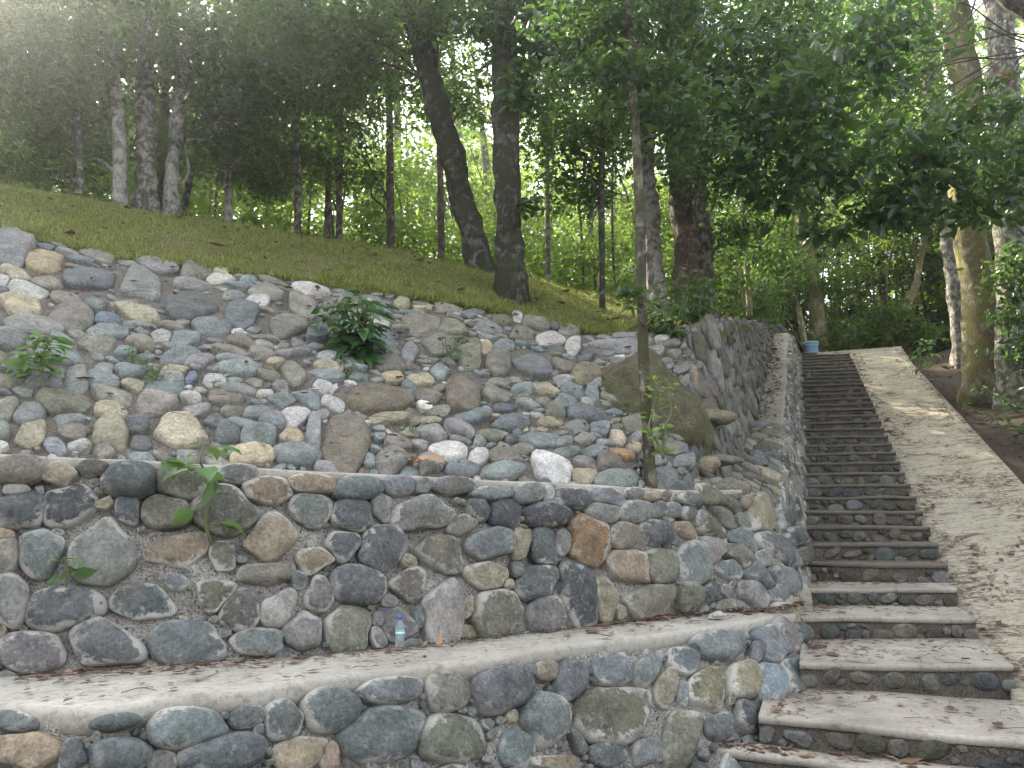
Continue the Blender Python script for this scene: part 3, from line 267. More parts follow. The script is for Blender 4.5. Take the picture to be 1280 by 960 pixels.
TREES = [
('leaning_tree','thick dark mossy tree trunk leaning to the left on the lawn','dark',[(-0.47,12.83,5.72,0.360),(-0.56,12.83,6.02,0.250),(-0.79,12.83,6.97,0.211),(-1.14,12.83,8.33,0.207),(-1.53,12.83,9.72,0.196),(-1.89,12.83,11.17,0.207),(-2.75,12.83,14.56,0.093)],[(-2.53,13.00,10.64,1.100),(-1.15,12.50,10.61,1.000),(-3.36,13.50,10.14,1.200),(-2.04,12.50,11.90,1.500),(-3.88,13.00,10.96,1.100)],0.130),
('upright_tree','thick dark upright tree with flared root in front of the leaning tree','dark',[(0.01,11.17,4.87,0.372),(-0.02,11.17,5.17,0.265),(-0.05,11.17,5.92,0.207),(-0.07,11.17,6.83,0.203),(-0.10,11.17,7.89,0.206),(-0.13,11.17,9.12,0.197),(-0.15,11.17,10.11,0.193),(-0.24,11.17,13.11,0.087)],[(0.12,11.00,8.20,0.450),(-0.19,10.80,9.35,0.700),(0.64,11.20,9.28,0.950),(0.78,11.20,10.71,1.300),(-0.51,11.00,10.69,1.000),(0.18,11.00,6.49,0.250)],0.150),
('slender_tree','slender lichen spotted tree growing out of the stones beside the mossy boulder','lichen',[(1.40,7.72,2.09,0.080),(1.38,7.72,2.23,0.060),(1.35,7.72,3.13,0.057),(1.35,7.72,3.97,0.054),(1.35,7.72,5.02,0.051),(1.33,7.72,6.02,0.048),(1.29,7.72,7.06,0.044),(1.25,7.72,7.85,0.040),(1.19,7.72,9.35,0.018)],[(1.60,7.90,6.40,0.550),(1.07,7.90,6.69,0.500),(1.92,8.00,7.25,0.600),(1.35,7.80,7.51,0.700),(0.73,8.00,7.35,0.500),(2.11,8.20,6.13,0.500),(1.31,7.60,4.06,0.160)],0.115),
('pale_tree','pale lichen covered tree trunk just behind the slender tree','pale',[(2.93,15.00,6.01,0.194),(2.88,15.00,6.81,0.171),(2.82,15.00,8.19,0.165),(2.76,15.00,9.96,0.151),(2.74,15.00,11.99,0.137),(2.73,15.00,14.99,0.062)],[(2.52,15.00,9.96,1.200),(3.55,15.00,10.69,1.200),(1.77,15.50,11.94,1.400)],0.130),
('brown_tree','thick brown barked tree beside the top of the dry stone wall','brown',[(3.48,14.90,5.78,0.352),(3.49,14.90,6.28,0.257),(3.49,14.90,7.63,0.245),(3.47,14.90,8.84,0.239),(3.47,14.90,10.81,0.227),(3.49,14.90,12.87,0.215),(3.52,14.90,15.87,0.097)],[(3.78,14.00,9.93,1.300),(4.92,14.00,10.44,1.400),(3.97,13.50,8.34,1.000),(3.21,14.00,11.67,1.300),(5.16,14.00,12.02,1.500)],0.140),
('grey_tree','grey barked tree standing close behind the thick brown tree','lichen',[(4.24,16.20,6.09,0.243),(4.22,16.20,6.85,0.201),(4.19,16.20,8.32,0.195),(4.17,16.20,9.64,0.180),(4.21,16.20,12.40,0.166),(4.25,16.20,15.40,0.075)],[(5.70,16.00,9.93,1.500),(6.56,16.00,12.27,1.600),(4.81,16.00,7.87,0.700)],0.140),
('thin_tree','thin dark sapling trunk at the right end of the lawn','dark',[(1.52,12.65,5.19,0.061),(1.54,12.65,6.03,0.055),(1.57,12.65,7.71,0.056),(1.66,12.65,9.46,0.050),(1.71,12.65,10.72,0.044),(1.76,12.65,11.72,0.020)],[(0.87,13.00,8.41,0.900),(1.74,13.00,8.72,0.800),(1.31,13.20,7.58,0.700),(1.92,13.00,9.99,0.900)],0.120),
('snag_tree','broken topped whitish tree trunk near the top of the lawn','pale',[(-7.29,13.60,7.59,0.150),(-7.40,13.60,8.39,0.121),(-7.55,13.60,9.53,0.115),(-7.72,13.60,10.37,0.123),(-7.86,13.60,10.97,0.109)],[(-8.22,13.80,9.65,0.900),(-8.89,13.50,10.30,1.200),(-8.55,14.00,8.58,0.800)],0.120),
('dark_tree','broad grey tree trunk beside the broken topped pale trunk','lichen',[(-7.01,14.00,7.63,0.231),(-7.05,14.00,8.09,0.178),(-7.18,14.00,9.59,0.165),(-7.33,14.00,11.14,0.152),(-7.45,14.00,12.38,0.146),(-7.81,14.00,16.36,0.066)],[(-7.55,13.50,10.81,1.400),(-6.55,14.50,10.39,1.000),(-8.72,13.00,11.63,1.800),(-7.25,14.80,9.32,0.800),(-7.73,13.00,12.30,1.600)],0.120),
('birch_tree','tall pale trunk leaning right with grey blotched bark at lawn crest','pale',[(-6.69,14.30,7.76,0.165),(-6.71,14.30,8.39,0.127),(-6.71,14.30,9.76,0.120),(-6.60,14.30,11.16,0.114),(-6.47,14.30,12.42,0.107),(-6.07,14.30,16.40,0.048)],[(-5.45,14.50,11.29,1.400),(-5.80,14.80,9.85,1.100),(-7.57,15.00,12.37,1.000),(-4.84,14.00,12.02,1.500)],0.120),
('brown_sapling','thin brownish trunk between the dark trunk and the pale leaning trunk','brown',[(-7.42,15.50,8.25,0.111),(-7.53,15.50,9.68,0.104),(-7.63,15.50,11.94,0.088),(-7.69,15.50,13.31,0.081),(-7.79,15.50,15.31,0.036)],[(-7.50,16.00,12.67,1.000)],0.120),
('leaning_sapling','thin grey trunk leaning far right behind the pale leaning trunk','lichen',[(-7.50,16.50,8.59,0.081),(-7.34,16.50,9.40,0.073),(-7.04,16.50,11.57,0.074),(-6.78,16.50,14.05,0.067),(-6.57,16.50,16.04,0.030)],[(-6.93,17.00,12.29,1.200),(-5.86,17.00,10.23,1.000)],0.120),
('short_tree','short pale sunlit trunk at the lawn crest under dark leaves','pale',[(-5.99,15.50,7.93,0.085),(-6.06,15.50,8.58,0.077),(-6.12,15.50,9.22,0.069),(-6.25,15.50,10.71,0.031)],[(-5.97,15.30,9.57,0.900),(-5.07,15.50,10.98,1.200),(-6.39,15.60,9.08,0.500)],0.120),
('post_tree','short greyish stump like trunk near the left end of lawn crest','lichen',[(-7.97,13.40,7.59,0.066),(-8.01,13.40,8.06,0.059),(-8.06,13.40,8.45,0.052),(-8.26,13.40,9.94,0.023)],[(-8.74,13.50,8.83,0.900),(-9.10,13.00,9.51,1.200),(-8.45,14.00,9.25,0.700),(-9.33,13.60,8.15,0.500),(-9.98,13.00,10.80,1.600)],0.120),
('reddish_tree','straight slim reddish trunk between the crest and leaning tree','brown',[(-2.85,17.50,7.80,0.105),(-2.93,17.50,9.25,0.096),(-3.00,17.50,11.32,0.088),(-3.10,17.50,13.46,0.080),(-3.15,17.50,14.79,0.081),(-3.28,17.50,17.79,0.036)],[(-4.00,17.00,11.04,1.400),(-2.70,17.00,12.29,1.300),(-3.68,17.50,9.86,0.700),(-2.36,17.00,14.64,1.600)],0.130),
('crest_tree','slim pale trunk second left of the reddish trunk','lichen',[(-4.09,17.50,8.00,0.086),(-4.16,17.50,9.25,0.077),(-4.21,17.50,11.32,0.078),(-4.42,17.50,14.12,0.070),(-4.64,17.50,17.12,0.032)],[(-4.61,17.00,12.08,1.500),(-5.05,17.50,10.27,0.900)],0.130),
('crest_tree','slim grey trunk farthest left of the slim crest trunks','lichen',[(-4.80,16.50,7.91,0.090),(-4.87,16.50,9.01,0.082),(-4.99,16.50,10.77,0.083),(-5.19,16.50,13.42,0.076),(-5.41,16.50,16.41,0.034)],[(-5.29,16.00,12.27,1.600),(-5.65,16.50,9.30,0.700)],0.130),
('crest_tree','slim trunk between the two other slim crest trunks at left','lichen',[(-4.53,18.00,8.34,0.088),(-4.55,18.00,9.46,0.079),(-4.60,18.00,11.59,0.081),(-4.65,18.00,14.47,0.072),(-4.70,18.00,17.47,0.033)],[(-4.12,18.00,14.02,1.600)],0.130),
('crest_tree','slim brown trunk just left of the leaning tree','brown',[(-1.70,18.00,7.77,0.098),(-1.75,18.00,8.83,0.089),(-1.82,18.00,10.94,0.080),(-1.95,18.00,13.57,0.082),(-2.02,18.00,15.16,0.073),(-2.14,18.00,18.16,0.033)],[(-1.01,18.00,12.24,1.200),(-1.98,18.50,12.30,0.900),(-1.45,18.00,14.93,1.600)],0.130),
('crest_tree','slim grey sapling just right of the upright tree','lichen',[(0.84,17.00,7.09,0.064),(0.83,17.00,8.06,0.056),(0.83,17.00,10.03,0.057),(0.89,17.00,12.92,0.048),(0.93,17.00,14.92,0.022)],[(0.77,17.00,11.66,1.200),(1.57,17.00,14.42,1.500)],0.130),
('yellow_lit_tree','pale sunlit tree with low fork at the head of the stairs','lit',[(12.05,29.50,8.16,0.377),(12.07,29.50,9.32,0.316),(11.94,29.50,11.29,0.287),(11.75,29.50,13.30,0.242),(11.53,29.50,15.01,0.195),(10.89,29.50,19.97,0.088)],[(10.18,28.00,14.01,2.000),(12.43,28.00,15.33,2.200),(11.71,28.00,18.70,2.600),(9.10,28.00,17.00,2.400)],0.200),
('forked_tree','small pale forked tree at the head of the ramp','lit',[(15.38,29.50,8.09,0.220),(15.42,29.50,8.99,0.205),(15.54,29.50,9.71,0.190),(16.00,29.50,10.56,0.159),(16.36,29.50,11.79,0.144),(16.78,29.50,13.30,0.113),(17.32,29.50,15.23,0.051)],[(15.92,29.00,13.78,1.800),(14.78,29.00,15.47,2.000),(17.48,29.00,16.85,2.200)],0.200),
('tall_tree','tall lichen marked trunk leaning left beside the big mossy trunk','lichen',[(13.23,22.00,6.31,0.327),(13.19,22.00,7.42,0.259),(13.14,22.00,9.88,0.252),(13.14,22.00,12.44,0.232),(13.03,22.00,15.63,0.300),(12.85,22.00,18.12,0.330),(12.55,22.00,22.11,0.149)],[(10.88,21.00,13.97,2.000),(11.94,21.00,18.19,2.000),(10.08,21.00,16.05,2.000)],0.170),
('mossy_tree','big moss covered trunk in low sunlight at the right soil bank','lit',[(11.70,18.50,4.69,0.819),(11.67,18.50,5.22,0.607),(11.65,18.50,6.53,0.456),(11.57,18.50,8.18,0.362),(11.54,18.50,9.88,0.326),(11.88,18.50,12.08,0.353),(11.80,18.50,13.90,0.358),(11.70,18.50,15.53,0.352),(11.46,18.50,19.52,0.159)],[(10.04,17.00,10.43,1.300),(9.10,17.00,12.92,1.500),(11.89,17.00,10.03,1.000),(12.11,17.00,15.74,1.500)],0.160),
('ivy_tree','ivy clad tree with a reddish knot at the right edge of the soil bank','lichen',[(11.63,17.50,4.29,0.515),(11.66,17.50,4.94,0.426),(11.81,17.50,6.66,0.376),(12.01,17.50,9.25,0.346),(12.16,17.50,11.74,0.315),(12.24,17.50,14.79,0.303),(12.35,17.50,18.79,0.136)],[(10.67,15.50,6.98,0.600),(10.53,15.80,5.93,0.450),(10.99,16.00,5.37,0.600),(10.74,15.50,8.40,0.600),(10.89,15.50,6.63,0.800),(10.97,15.50,9.68,0.700)],0.150),
('branchy_tree','tall broadleaf tree whose leafy boughs hang over the ramp','brown',[(10.97,13.50,2.95,0.352),(11.13,13.50,5.26,0.289),(11.24,13.50,8.34,0.255),(10.61,13.50,10.64,0.200),(9.37,13.50,12.00,0.141),(8.69,13.50,12.74,0.063)],[(8.05,12.00,8.19,0.900),(6.91,12.00,7.48,0.900),(5.87,12.00,7.76,0.900),(4.91,12.30,7.62,0.800),(6.45,12.50,6.98,0.700),(7.69,12.50,6.98,0.700),(5.14,12.00,8.77,1.000),(6.16,12.00,9.81,1.000),(4.20,12.50,8.61,0.900),(8.60,12.00,7.06,0.800),(5.68,13.00,6.74,0.450),(4.58,13.00,7.34,0.500)],0.210),
('back_sapling','thin sunlit sapling stem behind the dry stone wall','lit',[(6.69,21.00,7.81,0.090),(6.69,21.00,8.80,0.080),(6.67,21.00,10.24,0.069),(6.63,21.00,11.59,0.058),(6.59,21.00,12.58,0.026)],[(6.71,21.00,10.97,1.000),(7.29,21.00,8.80,0.800),(5.86,20.00,8.47,0.600)],0.150),
('back_sapling','thin pale stem leaning left beside the tree at stair head','lit',[(10.93,28.00,8.20,0.119),(10.80,28.00,9.09,0.105),(10.51,28.00,10.18,0.091),(10.31,28.00,10.97,0.076),(10.07,28.00,11.94,0.034)],[(10.14,28.00,10.65,1.300),(8.66,26.00,9.01,0.900)],0.160),
]
class Loft:
    """ruled surface between a bottom and a top curve, addressed in metres along (U) and up (V)"""
    def __init__(s, B, T, H):
        s.B=np.array(B,float); s.T=np.array(T,float); s.H=H
        M=(s.B+s.T)/2; s.k=np.r_[0,np.cumsum(np.linalg.norm(np.diff(M,axis=0),axis=1))]
        s.gB=np.gradient(s.B,s.k,axis=0); s.gT=np.gradient(s.T,s.k,axis=0); s.L=s.k[-1]
    def curve(s,X,g,U):
        U=np.clip(U,0,s.L-1e-6); i=np.clip(np.searchsorted(s.k,U,side='right')-1,0,len(s.k)-2)
        h=s.k[i+1]-s.k[i]; t=((U-s.k[i])/h)[...,None]; h=h[...,None]
        return (2*t**3-3*t**2+1)*X[i]+(t**3-2*t**2+t)*h*g[i]+(-2*t**3+3*t**2)*X[i+1]+(t**3-t**2)*h*g[i+1]
    def P(s,U,V):
        v=(V/s.H)[...,None]
        return s.curve(s.B,s.gB,U)*(1-v)+s.curve(s.T,s.gT,U)*v
    def N(s,U,V):
        e=.03
        d=s.P(U+e,V)-s.P(U-e,V); w=s.P(U,V+e)-s.P(U,V-e)
        n=np.cross(d,w); return n/(np.linalg.norm(n,axis=-1,keepdims=True)+1e-9)
# ------------------------------------------------------------------ stone laying
PAL = dict(b=(.19,.208,.203), g=(.215,.215,.20), d=(.13,.137,.136), k=(.085,.078,.064), K=(.11,.105,.078), n=(.20,.185,.155), t=(.32,.265,.19), o=(.19,.187,.142), O=(.235,.215,.145), y=(.33,.295,.215), Y=(.44,.39,.29),
           w=(.37,.36,.33), W=(.52,.50,.45), p=(.19,.175,.165), v=(.178,.18,.19), u=(.15,.172,.21), B=(.23,.29,.325), x=(.33,.23,.13), N=(.165,.14,.112))
EXPN = dict(r=2.15, q=3.0, a=3.4)
def parse(t):
    out = []
    for r in t.split(';'):
        a = r.split(','); v = list(map(float, a[:6])); out.append([v[0], v[1], v[2], v[3], v[4], v[5], a[6], a[7]])
    return out
def norms(pts, c, Mi, n):
    """pts (k,2) against stones (m,..) -> (k,m)"""
    q = np.abs(np.einsum('mij,kmj->kmi', Mi, pts[:, None] - c[None]))
    return (q[..., 0] ** n + q[..., 1] ** n) ** (1 / n)
def lay(stones, L, sizes, kinds, aspect=(1.15, 1.9), tilt=.35, u0=0., u1=None, gap=1.0, vmax=None, rot=0., mixp=(.5, .35, .15)):
    """fill what the listed stones leave free with smaller ones; returns list of stones"""
    st = [list(s) for s in stones]; u1 = u1 or L.L; vmax = vmax or L.H
    def arrays():
        M_ = np.array([[[s[2], s[4]], [s[3], s[5]]] for s in st]).reshape(-1, 2, 2)
        return np.array([[s[0], s[1]] for s in st]).reshape(-1, 2), np.linalg.inv(M_) if len(st) else M_, np.array([EXPN[s[7]] for s in st])
    th = np.linspace(0, 2 * np.pi, 12, endpoint=False); ring = np.stack([np.cos(th), np.sin(th)], 1)
    for size, tries, ulim in sizes:
        c, Mi, n = arrays(); c = list(c); Mi = list(Mi); n = list(n)
        ue = min(u1, ulim)
        for _ in range(tries):
            p = np.array([rng.uniform(u0, ue), rng.uniform(.0, vmax)]); sz = size * rng.uniform(.8, 1.25)
            a = rng.uniform(*aspect) ** .5; r = rng.normal() * tilt + rot
            M_ = np.array([[math.cos(r) * sz * a, -math.sin(r) * sz / a], [math.sin(r) * sz * a, math.cos(r) * sz / a]])
            if p[1] - sz / a * .6 < 0 or p[1] + sz / a * .8 > vmax: continue
            pts = np.vstack([p[None], p + .86 * ring @ M_.T])
            if c:
                cc = np.array(c); near = np.abs(cc - p).max(1) < 1.1
                if near.any():
                    idx = np.nonzero(near)[0]
                    if norms(pts, cc[idx], np.array([Mi[i] for i in idx]), np.array([n[i] for i in idx])).min() < gap: continue
            sh = rng.choice(['r', 'q', 'a'], p=mixp)
            st.append([p[0], p[1], M_[0, 0], M_[1, 0], M_[0, 1], M_[1, 1], kinds[rng.integers(len(kinds))], sh])
            c.append(p); Mi.append(np.linalg.inv(M_)); n.append(EXPN[sh])
    return st
def outlines(st, nth=32, grow=1.4, shrink=.975, own_max=1.06):
    """every stone's outline, stopped halfway to its neighbours"""
    c = np.array([[s[0], s[1]] for s in st]); M_ = np.array([[[s[2], s[4]], [s[3], s[5]]] for s in st]); Mi = np.linalg.inv(M_); n = np.array([EXPN[s[7]] for s in st])
    th = np.linspace(0, 2 * np.pi, nth, endpoint=False); d = np.stack([np.cos(th), np.sin(th)], 1); rs = np.linspace(.3, grow, 24)
    out = []
    for i, s in enumerate(st):
        pts = (c[i] + np.einsum('ij,rtj->rti', M_[i], rs[:, None, None] * d[None])).reshape(-1, 2)
        own = ((np.abs(rs[:, None] * d[None, :, 0]) ** n[i] + np.abs(rs[:, None] * d[None, :, 1]) ** n[i]) ** (1 / n[i]))
        near = np.nonzero((np.abs(c - c[i]).max(1) < 1.3) & (np.arange(len(st)) != i))[0]
        other = norms(pts, c[near], Mi[near], n[near]).min(1).reshape(len(rs), nth) if len(near) else np.full((len(rs), nth), 9.)
        stop = (own > own_max) | (other < own)
        r = np.where(stop.any(0), rs[stop.argmax(0)], grow)
        if s[7] != 'r':
            for _ in range(5 if s[7] == 'a' else 3):
                ph = rng.uniform(0, 6.28); cosv = np.cos(th - ph); dk = rng.uniform(.68, .96)
                r = np.where(cosv > .2, np.minimum(r, dk / np.maximum(cosv, .2)), r)
        k = .25 if s[7] != 'a' else .08
        for _ in range(2 if s[7] == 'r' else 1): r = r * (1 - 2 * k) + k * (np.roll(r, 1) + np.roll(r, -1))
        r = r * (1 + .035 * np.sin(2 * th + rng.uniform(0, 6)) + .02 * np.sin(5 * th + rng.uniform(0, 6))) * shrink
        out.append(np.einsum('ij,tj->ti', M_[i], r[:, None] * d))
    return c, out
RHO = np.array([0, .3, .52, .7, .83, .92, .975, 1.0, 1.0]); NB = len(RHO)
def stone_verts(L, c, o, s, hmax, lift=(0, 0), tilt=0., seed=0, tall=(.5, .8), val=(1., 1.4)):
    """one rounded stone sitting in the surface: V, F, colour (alpha: 0 centre .. 1 rim)"""
    nth = len(o); wd = np.linalg.norm(o, axis=1); small = np.percentile(wd, 30); H = min(hmax, small * rng.uniform(*tall))
    e = dict(r=rng.uniform(2.8, 4.6), q=rng.uniform(3.2, 5), a=rng.uniform(4, 7))[s[7]]
    q = RHO[:, None, None] * o[None]; hp = np.clip(1 - RHO ** e, 0, 1) ** .62
    h = np.repeat(hp[:, None], nth, 1) * H
    for _ in range(dict(r=2, q=4, a=5)[s[7]]):                # chipped facets
        ph = rng.uniform(0, 6.28); g = rng.uniform(.2, .85 if s[7] != 'r' else .5); d0 = rng.uniform(.72, 1.02)
        pl = H * (d0 + .25) - g * H * (q @ np.array([math.cos(ph), math.sin(ph)])) / (small + 1e-6)
        h = np.minimum(h, np.maximum(pl, h * .35))
    tg = rng.normal(size=2) * tilt; lf = rng.uniform(*lift)
    h = h + (q @ tg) * (1 - .0 * RHO[:, None]) + lf
    h[-1] = -.07 - .0 * lf; h[-2] = np.where(True, np.minimum(h[-2], lf + (q[-2] @ tg)), 0)
    U = c[0] + q[..., 0]; V_ = c[1] + q[..., 1]
    P = L.P(U, np.clip(V_, -.05, L.H + .08)); N = L.N(np.full_like(U, c[0]), np.full_like(V_, c[1]))
    W = wob(P * 1.0, max(.05, small * .9), seed % 23, 3) * small * .12 * np.minimum(1, (1.02 - RHO)[:, None] * 4)
    P = P + N * (h + W)[..., None]
    V = P.reshape(-1, 3); F = grid_faces(NB, nth); j = np.arange(nth)[None] + (np.arange(NB - 1) * nth)[:, None]; j1 = (np.arange(nth)[None] + 1) % nth + (np.arange(NB - 1) * nth)[:, None]
    F = np.stack([j, j1, j1 + nth, j + nth], -1).reshape(-1, 4)[nth:]
    F3 = np.stack([np.full(nth, 0), nth + np.arange(nth), nth + (np.arange(nth) + 1) % nth], -1)  # centre fan
    F = F[:, ::-1]
    base = np.array(PAL[s[6]]) * rng.uniform(*val) * (1 + rng.normal(size=3) * .02)
    col = np.empty((len(V), 4)); col[:, :3] = base; col[:, 3] = np.repeat(RHO ** 2, nth)
    return V, [F, F3], col
def wall_stones(root, L, st, mat, hmax, lift=(0, 0), tilt=0., special=None, keep=100, nth=30, tall=(.42, .68), own_max=1.16, umax_part=1e9, val=(1., 1.4)):
    c, out = outlines(st, nth, own_max=own_max, shrink=.985)
    area = [np.linalg.norm(o, axis=1).mean() ** 2 * (1 if c[i][0] < umax_part else .05) for i, o in enumerate(out)]
    order = np.argsort(area)[::-1]; rest = Geo(); nk = 0; res = {}
    for r, i in enumerate(order):
        V, F, col = stone_verts(L, c[i], out[i], st[i], hmax, lift, tilt, int(i), tall, val)
        sp = special(i, st[i]) if special else None
        if sp == 'skip': continue
        if sp:
            if sp.get('paint') is not None: col = sp['paint'](V, col, c[i])
            o = mesh_obj(sp['name'], V, F, M[sp.get('mat', mat)], sp.get('parent'), col); move_origin(o, V.mean(0))
            if sp.get('part'): under(o, root)
            tag(o, sp.get('label'), sp.get('cat'), sp.get('group')); res[sp.get('key', i)] = o
        elif nk < keep:
            o = mesh_obj('stone', V, F, M[mat], None, col); move_origin(o, V.mean(0)); under(o, root); nk += 1
        else: rest.add(V, F, col)
    if rest.n:
        o = rest.obj('small_stone_filling', M[mat]); tag(o, kind='stuff'); under(o, root)
    return res
def body(root, name, L, mat, ustep, vstep, amp, u1=None, back=.25, seed=3, low=0.):
    """rough mortar or earth face of a wall, with its back and top so that it is solid"""
    us = np.concatenate([np.arange(0, min(L.L, 14), ustep), np.arange(min(L.L, 14), L.L, ustep * 4), [L.L]]); vs = np.linspace(0, L.H, int(L.H / vstep) + 1)
    U, V_ = np.meshgrid(us, vs, indexing='ij'); N = L.N(U, V_); P = L.P(U, V_)
    P = P + N * (wob(P, .09, seed, 3) * amp + wob(P, .5, seed + 1, 2) * amp * .6 - low)[..., None]
    P[:, 0, 2] -= .2
    n2 = len(vs); bk = P[:, [n2 - 1, 0]] - N[:, [n2 - 1, 0]] * np.array([1., 1.])[None, :, None] * back; bk[..., 2] = np.minimum(bk[..., 2], P[:, [n2 - 1, 0], 2] - .01)
    P = np.concatenate([P, bk], 1)
    o = mesh_obj(name, P.reshape(-1, 3), grid_faces(len(us), n2 + 2), M[mat]); under(o, root); return o
def cap_strip(root, name, front, backc, thick, mat, over=.03, step=.05, wave=.02, seed=5):
    """concrete capping between two curves"""
    f = np.array(front, float); b = np.array(backc, float)
    k = np.r_[0, np.cumsum(np.linalg.norm(np.diff((f + b) / 2, axis=0), axis=1))]; gf = np.gradient(f, k, axis=0); gb = np.gradient(b, k, axis=0)
    u = np.concatenate([np.arange(0, min(k[-1], 12), step), np.arange(min(k[-1], 12), k[-1], step * 3), [k[-1]]])
    i = np.clip(np.searchsorted(k, u, side='right') - 1, 0, len(k) - 2); h = (k[i + 1] - k[i])[:, None]; t = (u - k[i])[:, None] / h
    H = lambda X, g: (2*t**3-3*t**2+1)*X[i]+(t**3-2*t**2+t)*h*g[i]+(-2*t**3+3*t**2)*X[i+1]+(t**3-t**2)*h*g[i+1]
    fr, bk = H(f, gf), H(b, gb); d = fr - bk; d[:, 2] = 0; d /= np.linalg.norm(d, axis=1)[:, None]; z = np.array([0, 0, 1.])
    rows = []
    wv = wob(fr, .22, seed, 3)[:, None]; wv2 = wob(fr, .12, seed + 2, 2)[:, None]
    nrow = 7
    rows.append(bk - z * thick * 1.5 - d * .02); rows.append(bk + z * .001 - d * .02)
    for q in np.linspace(.12, .93, nrow): 
        p = bk + (fr - bk) * q; rows.append(p + z * (wob(p, .25, seed + 4, 3)[:, None] * .008 + .004))
    e = fr + d * over
    rows.append(fr + d * (over * .7) + z * .001 + d * wv2 * .01); rows.append(e - z * thick * .28 + d * wv2 * .012)
    rows.append(e - z * (thick * .75 + wave * wv * .5) + d * wv2 * .012 - d * .004); rows.append(fr + d * (over * .55) - z * (thick * 1.1 + wave * (wv + 1))); rows.append(fr - d * .05 - z * (thick * 1.1 + wave * (wv + 1)))
    P = np.stack(rows, 1); o = mesh_obj(name, P.reshape(-1, 3), grid_faces(len(u), len(rows))[:, ::-1], M[mat]); under(o, root); return o
# ------------------------------------------------------------------ the setting: ground, lawn hill, soil bank, paths
def sheet(name, P, mat, kind='structure'):
    nu, nv = P.shape[:2]; o = mesh_obj(name, P.reshape(-1, 3), grid_faces(nu, nv)[:, ::-1], M[mat]); return tag(o, kind=kind)
a = np.linspace(-1, 1, 61); a = np.sign(a) * np.abs(a) ** 2.2 * 600; X, Y = np.meshgrid(a, a, indexing='ij')
sheet('ground', np.stack([X, Y, -.16 + 0 * X], -1), 'soil')
AT, AB, BT, BB, CT, CB, HC = (np.array(GEO[k]) for k in ('AT', 'AB', 'BT', 'BB', 'CT', 'CB', 'HC'))
LA, LB = Loft(AB, AT, .95), Loft(BB, BT, 1.3); LC, LE = Loft(CB[:13], CT[:13], 3.6), Loft(CB[12:], CT[12:], 1.9); LH = Loft(CT, HC, 5)
def hill():
    us = np.concatenate([np.arange(0, 16, .12), np.arange(16, LH.L, .6), [LH.L]]); vs = np.linspace(0, 5, 42)
    U, V_ = np.meshgrid(us, vs, indexing='ij'); P = LH.P(U, V_); q = V_ / 5
    P[..., 2] += .22 * np.sin(np.pi * q) * smooth((14 - U) / 4) + wob(P, .8, 4, 4) * .05 + wob(P, .2, 6, 3) * .014 - .03
    d = P[:, -1, :2] - P[:, 0, :2]; d /= np.linalg.norm(d, axis=1)[:, None]
    rows = [P]
    lip = P[:, :1].copy(); lip[:, 0, :2] += -d * .10; lip[:, 0, 2] -= .14; low = lip.copy(); low[:, 0, :2] += d * .1; low[:, 0, 2] -= .5
    rows = [low, lip, P]
    for dist, dz in ((1.5, .25), (4, .45), (9, 1.0), (18, 2.2), (35, 5), (70, 11), (160, 22)):
        e = P[:, -1:].copy(); e[:, 0, :2] += d * dist; e[:, 0, 2] += dz * np.where(us > 14, .6, 1) + wob(e[:, 0], 3, 8, 2) * min(.3, dist * .03); rows.append(e)
    sheet('hill', np.concatenate(rows, 1), 'turf')
hill()
def soil_z(s, l):
    p = np.stack([s, l, 0 * s], -1)
    z = nose(s) - .26 - .12 * smooth((l - 3.0) / .5) + .35 * smooth((l - 3.3) / 2.5) * smooth((s - 10) / 8) + wob(p, .9, 9, 4) * .10 * smooth((l - 2.9) / .6) + np.maximum(0, l - 5) * .05
    return z + np.maximum(0, s - 34) * .26
sv_ = np.concatenate([np.arange(-4, 8, .5), np.arange(8, 36, .16), np.arange(36, 160, 3.)]); lv_ = np.concatenate([[2.7], np.arange(2.9, 8, .14), np.arange(8, 20, .6), np.arange(20, 120, 6.)])
s_, l_ = np.meshgrid(sv_, lv_, indexing='ij'); sheet('soil_bank', fs(s_, l_, soil_z(s_, l_)), 'soil')
def path_strip(name, s0, s1, l0, l1, dz, thick, mat, step=.15, nl=14, amp=.012):
    s = np.arange(s0, s1 + .001, step); l = np.linspace(l0, l1, nl); q, r = np.meshgrid(s, l, indexing='ij')
    P = fs(q, r, nose(q) + (dz(q) if callable(dz) else dz)); P[..., 2] += wob(P, .5, 12, 3) * amp
    ed = P[:, [0, -1]].copy(); ed[..., 2] -= thick; P = np.concatenate([ed[:, :1], P, ed[:, 1:]], 1)
    en = P[[0, -1]].copy(); en[..., 2] -= thick; P = np.concatenate([en[:1], P, en[1:]], 0)
    return sheet(name, P, mat)
path_strip('ramp', 4.2, 28.75, 1.42, 3.07, lambda s: np.interp(s, [4, 6.1, 7.3, 9.3, 10.5, 12, 26, 28.7], [-.08, -.06, -.24, -.33, -.33, -.21, -.2, -.02]), .35, 'ramp')
path_strip('path', 28.80, 33, -.3, 3.1, .0, .3, 'ramp')
s_, l_ = np.meshgrid(np.linspace(28.9, 60, 40), np.linspace(-3, 2.9, 12), indexing='ij'); zz = nose(s_) - .06 + np.maximum(0, s_ - 34) * .26 + wob(np.stack([s_, l_, 0 * s_], -1), 1., 3, 3) * .05
sheet('terrace', fs(s_, l_, zz), 'soil')
